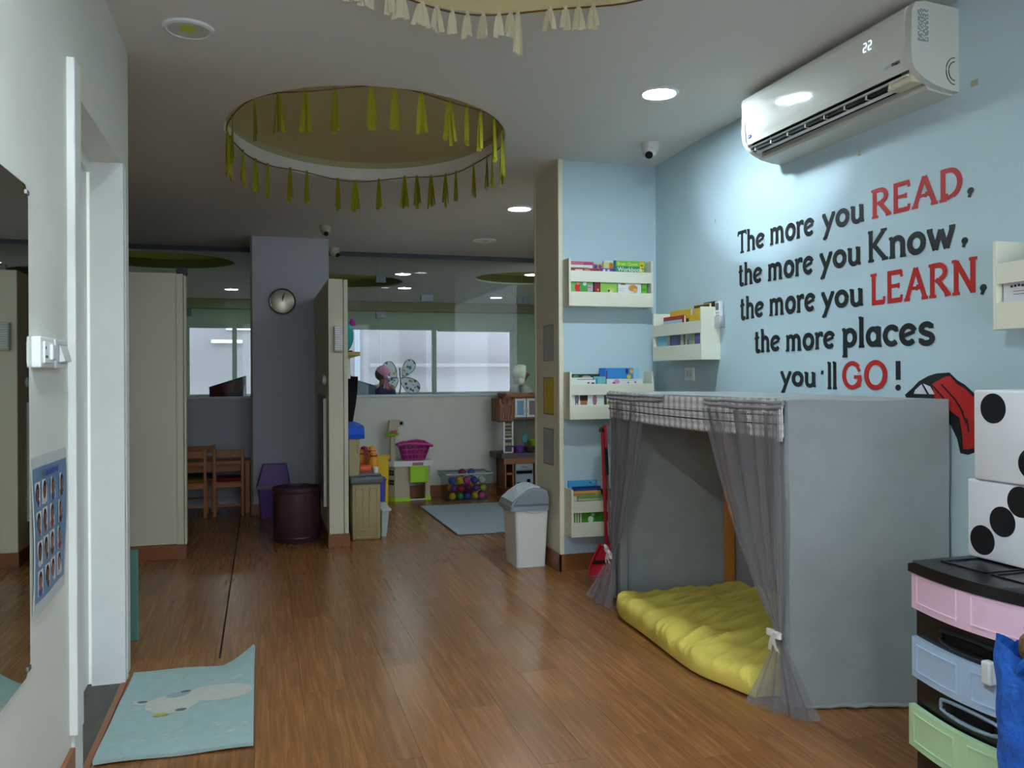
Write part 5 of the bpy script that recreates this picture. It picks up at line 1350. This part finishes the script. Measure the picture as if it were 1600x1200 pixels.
link('counter_top', B().prism([(1.165, 8.34), (1.25, 8.235), (1.64, 8.235), (1.645, 8.43), (1.165, 8.43)], 'xy', .345, .398), m_tw, ct)
link('label_strip', B().box(1.43, 1.54, 8.230, 8.236, .352, .382, .001), mat('strip_pink', (150, 96, 110), .5, .3), ct)
link('drawer', B().box(1.40, 1.585, 8.215, 8.32, .182, .345, .008), m_lime, ct)
for a, b_, c, d in ((1.405, 1.58, .19, .205), (1.405, 1.58, .325, .34), (1.405, 1.42, .205, .325), (1.565, 1.58, .205, .325)):
    link('drawer_rim', B().box(a, b_, 8.206, 8.217, c, d, .002), m_lime, ct)
sl_ = B()
for gz in (.295, .20):
    for k in range(3): sl_.box(1.2, 1.25, 0, 0, 0, 0) if 0 else None
    for k in range(4):
        a = .15 + k * .2
        p0 = Vector((1.175, 8.36, 0)).lerp(Vector((1.26, 8.255, 0)), a); p1 = Vector((1.175, 8.36, 0)).lerp(Vector((1.26, 8.255, 0)), a + .12)
        for dz in (0, -.028): sl_.prism([(p0.x - .004, p0.y - .004), (p1.x - .004, p1.y - .004), (p1.x + .006, p1.y + .006), (p0.x + .006, p0.y + .006)], 'xy', gz + dz - .011, gz + dz + .011)
link('slot', sl_, m_dark, ct)
link('scale_post', B().box(1.225, 1.272, 8.30, 8.35, .398, .640, .004), m_td, ct)
link('scale_tray', B().lathe([(.02, .0), (.07, .01), (.082, .03), (.076, .03), (.06, .018), (1e-5, .016)], (1.235, 8.31, .640), 24, 1.0, .8), m_lime, ct, smooth=True)
link('scale_head', B().prism([(1.205, .690), (1.30, .690), (1.30, .735), (1.355, .745), (1.36, .785), (1.33, .80), (1.215, .798)], 'xz', 8.29, 8.36), m_td, ct)
link('scale_dial', B().box(1.225, 1.285, 8.284, 8.292, .665, .700, .003), mat('dial_red', (160, 76, 70), .5, .3), ct)
link('display', B().box(1.315, 1.345, 8.285, 8.291, .755, .785, .002), m_dark, ct)
bk = thing('toy_basket', 'magenta plastic toy shopping basket on the white counter', 'basket', (1.46, 8.30, .398))
m_mag = mat('basket_magenta', (170, 30, 116), .4, .4)
def bask():
    b = B()
    def side(p, q, P, Q):
        for k in range(7):
            u = k / 6; b.tube([Vector(p).lerp(Vector(q), u), Vector(P).lerp(Vector(Q), u)], .007, 6)
        for v in (0, .33, .66): b.tube([Vector(p).lerp(Vector(P), v), Vector(q).lerp(Vector(Q), v)], .007, 6)
    lo = [(1.355, 8.25, .412), (1.555, 8.25, .412), (1.555, 8.37, .412), (1.355, 8.37, .412)]
    hi = [(1.315, 8.235, .560), (1.61, 8.235, .560), (1.61, 8.39, .560), (1.315, 8.39, .560)]
    for i in range(4): side(lo[i], lo[(i + 1) % 4], hi[i], hi[(i + 1) % 4])
    return b
link('lattice', bask(), m_mag, bk)
link('basket_floor', B().box(1.36, 1.55, 8.25, 8.37, .400, .408, .002), m_mag, bk)
link('lattice_skin', taper(B(), 1.36, 1.55, 8.254, 8.366, .406, 1.332, 1.592, 8.245, 8.382, .53, .01), mat('basket_inner', (112, 22, 80), .5, .3), bk)
link('rim', B().tube([(1.30, 8.23, .552), (1.36, 8.225, .572), (1.57, 8.225, .560), (1.628, 8.23, .545), (1.625, 8.395, .548), (1.58, 8.40, .565), (1.36, 8.40, .572), (1.30, 8.395, .552)], .014, 8, closed=True), m_mag, bk, smooth=True)
link('handle', B().tube([(1.34, 8.31, .56), (1.40, 8.29, .59), (1.48, 8.285, .600), (1.56, 8.29, .585), (1.60, 8.31, .555)], .011, 8), m_mag, bk, smooth=True)
link('blue_clip', B().box(1.325, 1.38, 8.225, 8.245, .555, .575, .006), mat('clip_blue', (60, 110, 180), .4, .4), bk)

# clear tub of toy balls
tu = thing('storage_tub', 'clear plastic storage tub full of coloured toys on floor at far wall', 'tub', (1.95, 8.24, 0))
m_clear = glass_mat('tub_clear', (.84, .88, .87, 1), 1.0, .12)
def shell(b, z0, z1, x0, x1, y0, y1, g):
    lo = [(x0, y0), (x1, y0), (x1, y1), (x0, y1)]; hi = [(x0 - g, y0 - g), (x1 + g, y0 - g), (x1 + g, y1 + g), (x0 - g, y1 + g)]
    for i in range(4):
        j = (i + 1) % 4
        b.poly([(*lo[i], z0), (*lo[j], z0), (*hi[j], z1), (*hi[i], z1)])
    return b
link('wall', shell(B(), .006, .262, 1.762, 2.165, 8.075, 8.40, .022), m_clear, tu)
link('tub_floor', B().box(1.762, 2.165, 8.075, 8.40, .0, .008, .003), mat('tub_dark', (70, 76, 74), .4, .3), tu)
link('rim', B().tube([(1.73, 8.045, .268), (2.197, 8.045, .268), (2.197, 8.43, .268), (1.73, 8.43, .268)], .010, 8, closed=True), mat('rim_clear', (150, 164, 164), .3, .5, alpha=.75), tu)
for x in (1.715, 2.212): link('grip', B().box(x - .012, x + .012, 8.17, 8.30, .235, .262, .004), mat('rim_clear', (150, 164, 164), .3, .5, alpha=.75), tu)
rb_ = random.Random(21)
cols = [('yellow', (206, 184, 30)), ('orange', (220, 120, 40)), ('pink', (210, 70, 150)), ('purple', (110, 60, 140)), ('green', (60, 150, 90)), ('lime', (160, 190, 40)), ('blue', (60, 76, 160)), ('red', (190, 40, 40)), ('white', (206, 206, 196)), ('maroon', (110, 30, 60))]
LAY, ROW, NTH = ('bottom', 'middle', 'top'), ('front', 'second'), ('leftmost', 'second from left', 'middle', 'second from right', 'rightmost')
for li, z in enumerate((.046, .120, .194)):
    for iy, y in enumerate((8.122, 8.200)):
        for ix in range(5):
            nm, c = cols[(li * 13 + iy * 7 + ix * 3 + (ix * ix) % 4) % len(cols)]
            p = (1.808 + ix * .0755 + (.012 if (li + iy) % 2 else 0), y + rb_.uniform(-.003, .003), z)
            o = link('toy_ball', B().ball(p, .036, 14), mat('ball_' + nm, c, .4, .4), loc=p, smooth=True)
            tag(o, '%s toy ball in clear tub, %s layer, %s row, %s' % (nm, LAY[li], ROW[iy], NTH[ix]), 'ball', 'toy balls in the clear tub')
for x, nm, c in ((1.925, 'maroon', (120, 20, 50)), (2.015, 'navy blue', (50, 60, 130))):
    o = link('toy_ball', B().ball((x, 8.19, .270), .040, 16), mat('balltop_' + nm[:4], c, .4, .4), loc=(x, 8.19, .270), smooth=True)
    tag(o, nm + ' toy ball on top of the heap, rising over the tub rim', 'ball', 'balls rising over the tub rim')

# grey rug
rg_ = B().slab(24, 24, lambda u, v: (lerp(lerp(1.455, 1.433, v), 2.62, u), lerp(6.36, 7.82, v), .009 + .001 * sin(20 * u + 13 * v)), .010)
rug = link('floor_rug', rg_, mat('rug_grey', (158, 170, 178), .95, .05, var=.06, vscale=14, bump=.5, bscale=200), smooth=True)
tag(rug, 'plain grey blue rug on the far wooden floor behind the white bin', 'rug')
# brown toy kitchen
kt = thing('toy_kitchen', 'brown toy kitchen with clock, white cupboard doors and dark counter at far right', 'toy kitchen', (2.55, 8.27, 0))
m_tdk = mat('toy_counter_dark', (58, 46, 46), .4, .4); m_bron = mat('toy_brown2', (134, 84, 50), .5, .35)
for z in (0, .015): link('plinth', B().prism([(2.345, 8.20), (2.40, 8.09), (2.95, 8.09), (2.95, 8.43), (2.345, 8.43)], 'xy', .0, .10), m_woodtoy, kt) if z == 0 else None
link('base_left', B().box(2.350, 2.366, 8.12, 8.43, .10, .40, .003).box(2.425, 2.440, 8.10, 8.43, .10, .40, .003).box(2.350, 2.95, 8.40, 8.43, .10, .40), m_woodtoy, kt)
link('base_shelf', B().box(2.362, 2.43, 8.11, 8.42, .235, .255, .003), m_bron, kt)
link('base_right', B().box(2.66, 2.676, 8.10, 8.43, .10, .40, .003).box(2.93, 2.95, 8.10, 8.43, .10, .40, .003).box(2.66, 2.94, 8.11, 8.42, .12, .14), m_woodtoy, kt)
link('apron', B().box(2.33, 2.95, 8.09, 8.11, .345, .405, .003), m_bron, kt)
link('counter', B().prism([(2.275, 8.17), (2.31, 8.085), (2.97, 8.085), (2.97, 8.43), (2.275, 8.43)], 'xy', .405, .455), m_tdk, kt)
link('oven', B().box(2.452, 2.648, 8.105, 8.35, .11, .350, .008), mat('oven_grey', (118, 128, 138), .4, .4), kt)
link('oven_door', B().box(2.458, 2.642, 8.096, 8.106, .125, .235, .004).box(2.458, 2.642, 8.096, 8.106, .285, .345, .004), mat('oven_grey2', (140, 150, 160), .4, .4), kt)
link('oven_window', B().box(2.466, 2.634, 8.098, 8.104, .245, .275, .002), m_dark, kt)
link('oven_knob', B().box(2.47, 2.51, 8.090, 8.097, .13, .16, .002), m_dark, kt); link('oven_knob', B().box(2.575, 2.61, 8.090, 8.097, .14, .19, .002), m_dark, kt)
link('oven_handle', B().tube([(2.52, 8.096, .315), (2.53, 8.080, .318), (2.58, 8.080, .318), (2.59, 8.096, .315)], .005, 8), m_metal, kt)
link('hob_pot_stand', B().box(2.49, 2.60, 8.11, 8.30, .35, .375, .004), m_dark, kt)
fr_ = B()
for x in (2.335, 2.425): fr_.box(x, x + .018, 8.12, 8.135, .455, .790, .002)
for z in (.455, .595, .775): fr_.box(2.335, 2.443, 8.12, 8.135, z, z + .014, .002)
link('white_frame', fr_, m_tw, kt)
link('frame_picture', B().box(2.353, 2.425, 8.136, 8.142, .47, .775), mat('decal_dark', (70, 72, 66), .5, .3), kt)
dc = B()
for z, h_ in ((.735, .018), (.70, .012), (.66, .014), (.63, .02), (.53, .03)): dc.box(2.358, 2.420, 8.132, 8.136, z, z + h_)
link('decal', dc, mat('decal_light', (150, 152, 110), .5, .3), kt)
link('back_board', B().box(2.445, 2.95, 8.40, 8.42, .455, .80, .002), mat('toy_backboard', (126, 126, 110), .6, .2), kt)
link('tower', B().box(2.290, 2.440, 8.115, 8.42, .770, 1.005, .008), m_woodtoy, kt)
nk_ = B()
for a, b_, c, d in ((2.300, 2.430, .785, .80), (2.300, 2.430, .935, .95), (2.300, 2.315, .80, .935), (2.415, 2.430, .80, .935)): nk_.box(a, b_, 8.100, 8.117, c, d, .002)
link('niche_frame', nk_, m_bron, kt)
for k in range(4): link('toy_bottle', B().lathe([(.010, 0), (.012, .02), (.005, .035), (.004, .05), (1e-5, .051)], (2.33 + k * .026, 8.108, .802), 10), mat('bottle_tan', (150, 104, 70), .4, .4), kt, smooth=True)
link('clock_face', B().cyl((2.372, 8.108, .990), .042, .008, 'y', 28), mat('clock_white', (222, 224, 220), .4, .4), kt)
link('clock_rim', B().lathe([(.044, .006), (.052, 0), (.052, .012), (.044, .012)], (2.372, 8.098, .990), 28, axis='y'), m_woodtoy, kt, smooth=True)
link('clock_hand', B().box(2.3695, 2.3745, 8.095, 8.100, .958, .995).box(2.364, 2.380, 8.095, 8.100, .992, 1.000), m_dark, kt)
link('top_board', B().box(2.36, 2.96, 8.10, 8.43, 1.018, 1.058, .006), m_bron, kt)
link('cupboard', B().box(2.442, 2.95, 8.13, 8.42, .795, 1.018, .003), m_woodtoy, kt)
for k in range(2):
    x0 = 2.458 + k * .125; d = B()
    for a, b_, c, e in ((x0, x0 + .118, .815, .838), (x0, x0 + .118, .982, 1.005), (x0, x0 + .026, .838, .982), (x0 + .092, x0 + .118, .838, .982)): d.box(a, b_, 8.116, 8.130, c, e, .002)
    do = link('cupboard_door', d, m_tw, kt)
    link('door_pane', B().box(x0 + .026, x0 + .092, 8.124, 8.130, .838, .982), mat('pane_teal' if k == 0 else 'pane_dark', (40, 120, 150) if k == 0 else (70, 62, 60), .3, .5), do)
    link('door_handle', B().box(x0 + (.103 if k == 0 else .008), x0 + (.109 if k == 0 else .014), 8.108, 8.117, .86, .90, .002), m_metal, do)
sp = thing('toy_spatula', 'teal toy slotted spatula hanging over the toy kitchen counter', 'toy', (2.575, 8.20, .56))
link('rod', B().tube([(2.568, 8.15, .792), (2.572, 8.16, .63)], .007, 8), mat('toy_teal', (30, 130, 140), .4, .4), sp, smooth=True)
link('blade', B().box(2.548, 2.600, 8.158, 8.164, .555, .635, .003), mat('toy_teal', (30, 130, 140), .4, .4), sp)
pn_ = thing('toy_pan', 'purple toy pot with long handle on the toy kitchen counter', 'toy', (2.50, 8.20, .455))
link('pot', B().lathe([(.052, 0), (.058, .065), (.052, .065), (.046, .006), (1e-5, .006)], (2.515, 8.19, .457), 24), mat('toy_violet', (92, 40, 130), .4, .4), pn_, smooth=True)
link('handle', B().tube([(2.480, 8.142, .512), (2.452, 8.098, .522), (2.37, 8.072, .530)], .007, 8), mat('toy_violet', (92, 40, 130), .4, .4), pn_, smooth=True)
bo = thing('toy_bowl', 'lime toy bowl on the toy kitchen counter by the pillar', 'toy', (2.70, 8.22, .455))
link('bowl', B().lathe([(.03, 0), (.062, .06), (.055, .06), (.026, .008), (1e-5, .008)], (2.71, 8.28, .51), 20), m_lime, bo, smooth=True)
link('dark_pan', B().lathe([(.06, 0), (.075, .05), (.068, .05), (.055, .008), (1e-5, .008)], (2.66, 8.22, .457), 20), m_tdk, bo, smooth=True)

# ------------------------------------------------------------------ people and things beyond the glass
def figure(parent, joints, bones, m_body, root):
    """one continuous body grown from a skeleton"""
    base = BASE[parent.name]
    names = list(joints); me = bpy.data.meshes.new('body')
    me.from_pydata([Vector(joints[n][0]) - base for n in names], [(names.index(a), names.index(b)) for a, b in bones], [])
    o = bpy.data.objects.new('body', me); COL.objects.link(o); o.parent = parent; BASE[o.name] = base
    sk = o.modifiers.new('skin', 'SKIN'); sk.use_smooth_shade = True
    if not me.skin_vertices:
        me.attributes.new if False else None
    lay = me.skin_vertices[0].data if me.skin_vertices else None
    if lay is None:
        bm = bmesh.new(); bm.from_mesh(me); bm.verts.layers.skin.verify(); bm.to_mesh(me); bm.free()
        lay = me.skin_vertices[0].data
    for i, n in enumerate(names):
        r = joints[n][1]; lay[i].radius = (r, r); lay[i].use_root = (n == root)
    ss = o.modifiers.new('smooth', 'SUBSURF'); ss.levels = 1; ss.render_levels = 2
    me.materials.append(m_body)
    return o
def body(parent, P, face, s, seated, m_body, hr=1.0):
    """P = point on the floor under the pelvis; face = unit direction looked at; s = height scale (1 = 1.65 m)"""
    P = Vector(P); F = Vector(face).normalized(); S = Vector((F.y, -F.x, 0)); U = Vector((0, 0, 1))
    pz = .50 if seated else .92 * s
    def at(f, r, u): return P + F * f * s + S * r * s + U * u
    J = {}; E = []
    J['pelvis'] = (at(0, 0, pz), .115 * s); J['waist'] = (at(.0, 0, pz + .16 * s), .10 * s); J['chest'] = (at(.01, 0, pz + .36 * s), .118 * s)
    J['neck0'] = (at(.0, 0, pz + .50 * s), .06 * s); J['neck1'] = (at(.02, 0, pz + .565 * s), .05 * s); J['head0'] = (at(.035, 0, pz + .64 * s), .090 * s * hr); J['head1'] = (at(.03, 0, pz + .71 * s), .094 * s * hr)
    E += [('pelvis', 'waist'), ('waist', 'chest'), ('chest', 'neck0'), ('neck0', 'neck1'), ('neck1', 'head0'), ('head0', 'head1')]
    for sd, q in ((-1, 'l'), (1, 'r')):
        J['sh' + q] = (at(0, sd * .165, pz + .46 * s), .052 * s); J['el' + q] = (at(.04, sd * .20, pz + .20 * s), .040 * s)
        J['wr' + q] = (at(.24, sd * .13, pz + .12 * s) if seated else at(.06, sd * .20, pz - .04 * s), .028 * s)
        J['pa' + q] = (at(.30, sd * .12, pz + .11 * s) if seated else at(.08, sd * .20, pz - .11 * s), .030 * s)
        E += [('chest', 'sh' + q), ('sh' + q, 'el' + q), ('el' + q, 'wr' + q), ('wr' + q, 'pa' + q)]
        d = F if seated else (-U + F * .25).normalized(); w = J['pa' + q][0]
        for k in range(4):
            n1, n2 = 'f%d%s' % (k, q), 'g%d%s' % (k, q); l = (.036, .042, .040, .032)[k] * s
            off = S * ((k - 1.5) * .017 * s)
            J[n1] = (w + d * l + off, .0088 * s); J[n2] = (w + d * l * 1.7 + off * 1.15 - U * .010 * s, .0075 * s)
            E += [('pa' + q, n1), (n1, n2)]
        J['th' + q] = (w - S * sd * .035 * s + d * .018 * s, .0095 * s); E.append(('pa' + q, 'th' + q))
        if seated:
            J['hp' + q] = (at(.03, sd * .09, pz - .02), .085 * s); J['kn' + q] = (at(.42, sd * .11, pz - .01), .062 * s); J['an' + q] = (at(.40, sd * .11, .08), .038 * s); J['to' + q] = (at(.54, sd * .12, .035), .030 * s)
        else:
            J['hp' + q] = (at(0, sd * .085, pz - .04 * s), .085 * s); J['kn' + q] = (at(.02, sd * .09, pz * .52), .058 * s); J['an' + q] = (at(-.01, sd * .095, .085 * s), .038 * s); J['to' + q] = (at(.13, sd * .11, .035 * s), .032 * s)
        E += [('pelvis', 'hp' + q), ('hp' + q, 'kn' + q), ('kn' + q, 'an' + q), ('an' + q, 'to' + q)]
    o = figure(parent, J, E, m_body, 'pelvis')
    hc = at(.035, 0, pz + .675 * s)
    def hp(f, r, u): return hc + F * f * s + S * r * s + U * u * s
    dg = bpy.context.evaluated_depsgraph_get(); dg.update()
    ev = o.evaluated_get(dg); base = BASE[parent.name]
    def surf(r, u, sign=1):
        hit = ev.ray_cast(hp(.30 * sign, r, u) - base, -F * sign)
        return ((hit[1] + base) - hc).dot(F) / s if hit[0] else .06
    hit = ev.ray_cast(hp(0, .3, -.01) - base, -S)
    er = ((hit[1] + base) - hc).dot(S) / s if hit[0] else .06
    fe, fn, fm = surf(.026, .012), surf(0, -.018), surf(0, -.052)
    ey = B(); [ey.ball(hp(fe - .005, sd * .026, .012), .011 * s, 10) for sd in (-1, 1)]
    link('eye', ey, mat('eye_white', (210, 206, 200), .3, .5), parent, smooth=True)
    pu = B(); [pu.ball(hp(fe + .003, sd * .026, .012), .006 * s, 8) for sd in (-1, 1)]
    link('pupil', pu, m_dark, parent, smooth=True)
    link('nose', B().ball(hp(fn + .004, 0, -.018), .016 * s, 10, (1, .8, 1.5)), m_body, parent, smooth=True)
    link('mouth', B().ball(hp(fm - .006, 0, -.052), .018 * s, 10, (.6, 1.0, .4)), mat('lips', (110, 54, 48), .5, .3), parent, smooth=True)
    ea = B(); [ea.ball(hp(.0, sd * (er + .002), -.01), .022 * s, 10, (.8, .5, 1.2)) for sd in (-1, 1)]
    link('ear', ea, m_body, parent, smooth=True)
    return hc
pA = thing('person', 'person in pale headscarf and grey garment seated beyond the glass above toy kitchen', 'person', (3.22, 10.35, 0))
m_skA = mat('skin_dark', (104, 72, 56), .55, .3)
hA = body(pA, (3.22, 10.35, 0), (1, -.2, 0), .79, False, m_skA, 1.22)
m_robe = mat('robe_grey', (136, 130, 128), .85, .1, bump=.4, bscale=20)
link('robe', B().lathe([(.27, .10), (.25, .40), (.225, .62), (.20, .84), (.178, .98), (.160, 1.05), (.125, 1.10), (.080, 1.135), (.056, 1.155)], (3.215, 10.35, 0), 36, .92, .86), m_robe, pA, smooth=True)
for sd in (-1, 1): link('sleeve', B().tube([(3.215, 10.35 + sd * .13, 1.09), (3.23, 10.35 + sd * .175, .98), (3.24, 10.35 + sd * .185, .86), (3.25, 10.35 + sd * .18, .78)], [.052, .060, .062, .066], 14), m_robe, pA, smooth=True)
sc_ = B().ball(hA + Vector((-.034, 0, .006)), .114, 28, (1.05, .92, 1.0))
bmesh.ops.bisect_plane(sc_.bm, geom=sc_.bm.verts[:] + sc_.bm.edges[:] + sc_.bm.faces[:], plane_co=hA + Vector((.022, 0, 0)), plane_no=(1, -.2, -.10), clear_outer=True)
sc_.lathe([(.088, .02), (.094, -.045), (.090, -.085), (.070, -.118)], hA + Vector((-.056, 0, -.02)), 28, .80, .9)
m_scarf = mat('scarf_pale', (206, 206, 190), .85, .1, bump=.3, bscale=40)
link('headscarf', sc_, m_scarf, pA, smooth=True)
pB = thing('person', 'child in pink headscarf and navy top seen from behind, beside butterfly wings', 'person', (1.435, 10.42, 0))
m_skB = mat('skin_mid', (132, 92, 72), .55, .3)
hB = body(pB, (1.452, 10.42, 0), (-.35, .94, 0), .80, False, m_skB)
m_navy = mat('cloth_navy', (34, 32, 56), .85, .1)
link('dress', B().lathe([(.25, .40), (.22, .62), (.19, .85), (.185, .98), (.165, 1.055), (.11, 1.10), (.055, 1.135)], (1.435, 10.42, 0), 32, 1, .75), m_navy, pB, smooth=True)
m_pink = mat('scarf_pink', (206, 132, 166), .8, .15, bump=.3, bscale=50)
link('hair', B().ball(hB + Vector((-.014, -.002, -.012)), .078, 20, (1, 1, 1.1)), mat('hair_brown', (70, 48, 38), .7, .2), pB, smooth=True)
hw_ = B().ball(hB + Vector((.004, -.004, .012)), .086, 24, (1, 1, .95))
bmesh.ops.bisect_plane(hw_.bm, geom=hw_.bm.verts[:] + hw_.bm.edges[:] + hw_.bm.faces[:], plane_co=hB + Vector((0, 0, -.045)), plane_no=(0, 0, -1), clear_outer=True)
link('headscarf', hw_, m_pink, pB, smooth=True)
ktl = B().ball(hB + Vector((.030, -.105, -.055)), .030, 14)
link('scarf_knot', ktl, m_pink, pB, smooth=True)
for dx in (-.022, .040):
    tl = B().slab(4, 12, lambda u, v, dx=dx: (hB.x + .030 + dx * v * 1.2 + (u - .5) * (.030 + .018 * v), hB.y - .105 - .02 * v - .004 * sin(8 * u), hB.z - .06 - .235 * v), .006)
    link('scarf_tail', tl, m_pink, pB, smooth=True)
wg = thing('butterfly_wings', 'pair of translucent flower printed butterfly wings beside the child in pink', 'costume wings', (1.665, 10.62, .95))
def wing_mat():
    M = bpy.data.materials.new('wing_film'); M.use_nodes = True
    N, L = M.node_tree.nodes, M.node_tree.links
    b = N['Principled BSDF']; b.inputs['Roughness'].default_value = .4
    tc = N.new('ShaderNodeTexCoord'); vo = N.new('ShaderNodeTexVoronoi'); vo.inputs['Scale'].default_value = 21
    L.new(tc.outputs['Object'], vo.inputs['Vector'])
    r1 = N.new('ShaderNodeValToRGB'); e = r1.color_ramp.elements
    e[0].position = .34; e[0].color = (0, 0, 0, 1); e[1].position = .42; e[1].color = (1, 1, 1, 1)
    L.new(vo.outputs['Distance'], r1.inputs[0])
    r2 = N.new('ShaderNodeValToRGB'); r2.color_ramp.interpolation = 'CONSTANT'; q = r2.color_ramp.elements
    q[0].color = rgb(40, 70, 60); q[1].position = .8; q[1].color = rgb(200, 170, 60)
    for p, c in ((.25, (60, 80, 130)), (.5, (40, 90, 70)), (.65, (190, 120, 110))): k = q.new(p); k.color = rgb(*c)
    sp_ = N.new('ShaderNodeSeparateColor'); L.new(vo.outputs['Color'], sp_.inputs[0]); L.new(sp_.outputs[0], r2.inputs[0])
    mx = N.new('ShaderNodeMix'); mx.data_type = 'RGBA'
    L.new(r1.outputs[0], mx.inputs[0]); L.new(r2.outputs[0], mx.inputs[6]); mx.inputs[7].default_value = rgb(214, 226, 228)
    L.new(mx.outputs[2], b.inputs['Base Color'])
    mr = N.new('ShaderNodeMapRange'); mr.inputs[3].default_value = .95; mr.inputs[4].default_value = .6
    L.new(r1.outputs[0], mr.inputs[0]); L.new(mr.outputs[0], b.inputs['Alpha'])
    return M
m_wing = wing_mat(); m_wedge = mat('wing_edge', (84, 100, 100), .5, .3)
for cx, cz_, ra, rb2, ang in ((1.795, 1.335, .120, .070, 1.0), (1.815, 1.125, .142, .088, -.62), (1.575, 1.31, .120, .070, 2.15), (1.565, 1.13, .130, .080, -2.5)):
    pts = []
    for i in range(28):
        t = 2 * pi * i / 28; k = 1 - .25 * cos(t + pi) * 0
        x, z = ra * cos(t), rb2 * sin(t) * (1 + .35 * cos(t)); pts.append((cx + x * cos(ang) - z * sin(ang), cz_ + x * sin(ang) + z * cos(ang)))
    f = link('wing', B().prism(pts, 'xz', 10.62, 10.623), m_wing, wg)
    link('wire_edge', B().tube([(x, 10.6215, z) for x, z in pts], .005, 6, closed=True), m_wedge, f)
link('spine', B().tube([(1.688, 10.6215, 1.34), (1.692, 10.62, 1.24), (1.70, 10.62, 1.10), (1.67, 10.61, .95)], .009, 8), m_wedge, wg)
def canopy(loc, label, sgn, m1, m2, w=.36, group='canopies beyond the glass'):
    x, y, z = loc
    t = thing('play_canopy', label, 'play canopy', (x, y, 0), group)
    ro = [(x - sgn * w, 1.250), (x, 1.135), (x + sgn * .005, 1.115), (x - sgn * w, 1.225)]
    link('roof', B().prism(ro if sgn > 0 else ro[::-1], 'xz', y, y + .55), m1, t)
    vl = [(x - sgn * w, 1.225)] + [(x - sgn * w * (1 - k / 24), lerp(1.225, 1.115, k / 24) - .075 - .055 * abs(sin(pi * k / 8))) for k in range(25)] + [(x, 1.115)]
    link('scalloped_flap', B().prism(vl, 'xz', y + .004, y + .012), m2, t)
    for px in (x - sgn * w + sgn * .01, x - sgn * .012):
        for py in (y + .03, y + .52): link('post', B().cyl((px, py, 0), .012, 1.12 if abs(px - x) < .1 else 1.235, 'z', 10), m_metal, t)
    link('side_cloth', B().box(min(x - sgn * w, x - sgn * .02), max(x - sgn * w, x - sgn * .02), y + .5, y + .51, .02, 1.11), m1, t)
canopy((1.20, 9.25, 0), 'dusty blue sloping play canopy beyond the glass left of the pink headscarf', 1, mat('canopy_blue', (74, 104, 132), .7, .2), mat('canopy_blue2', (92, 122, 144), .7, .2))
canopy((-.52, 9.30, 0), 'dark navy and red sloping play canopy beyond the glass by the grey column', -1, mat('canopy_navy', (28, 34, 52), .7, .2), mat('canopy_red', (96, 24, 34), .7, .2))
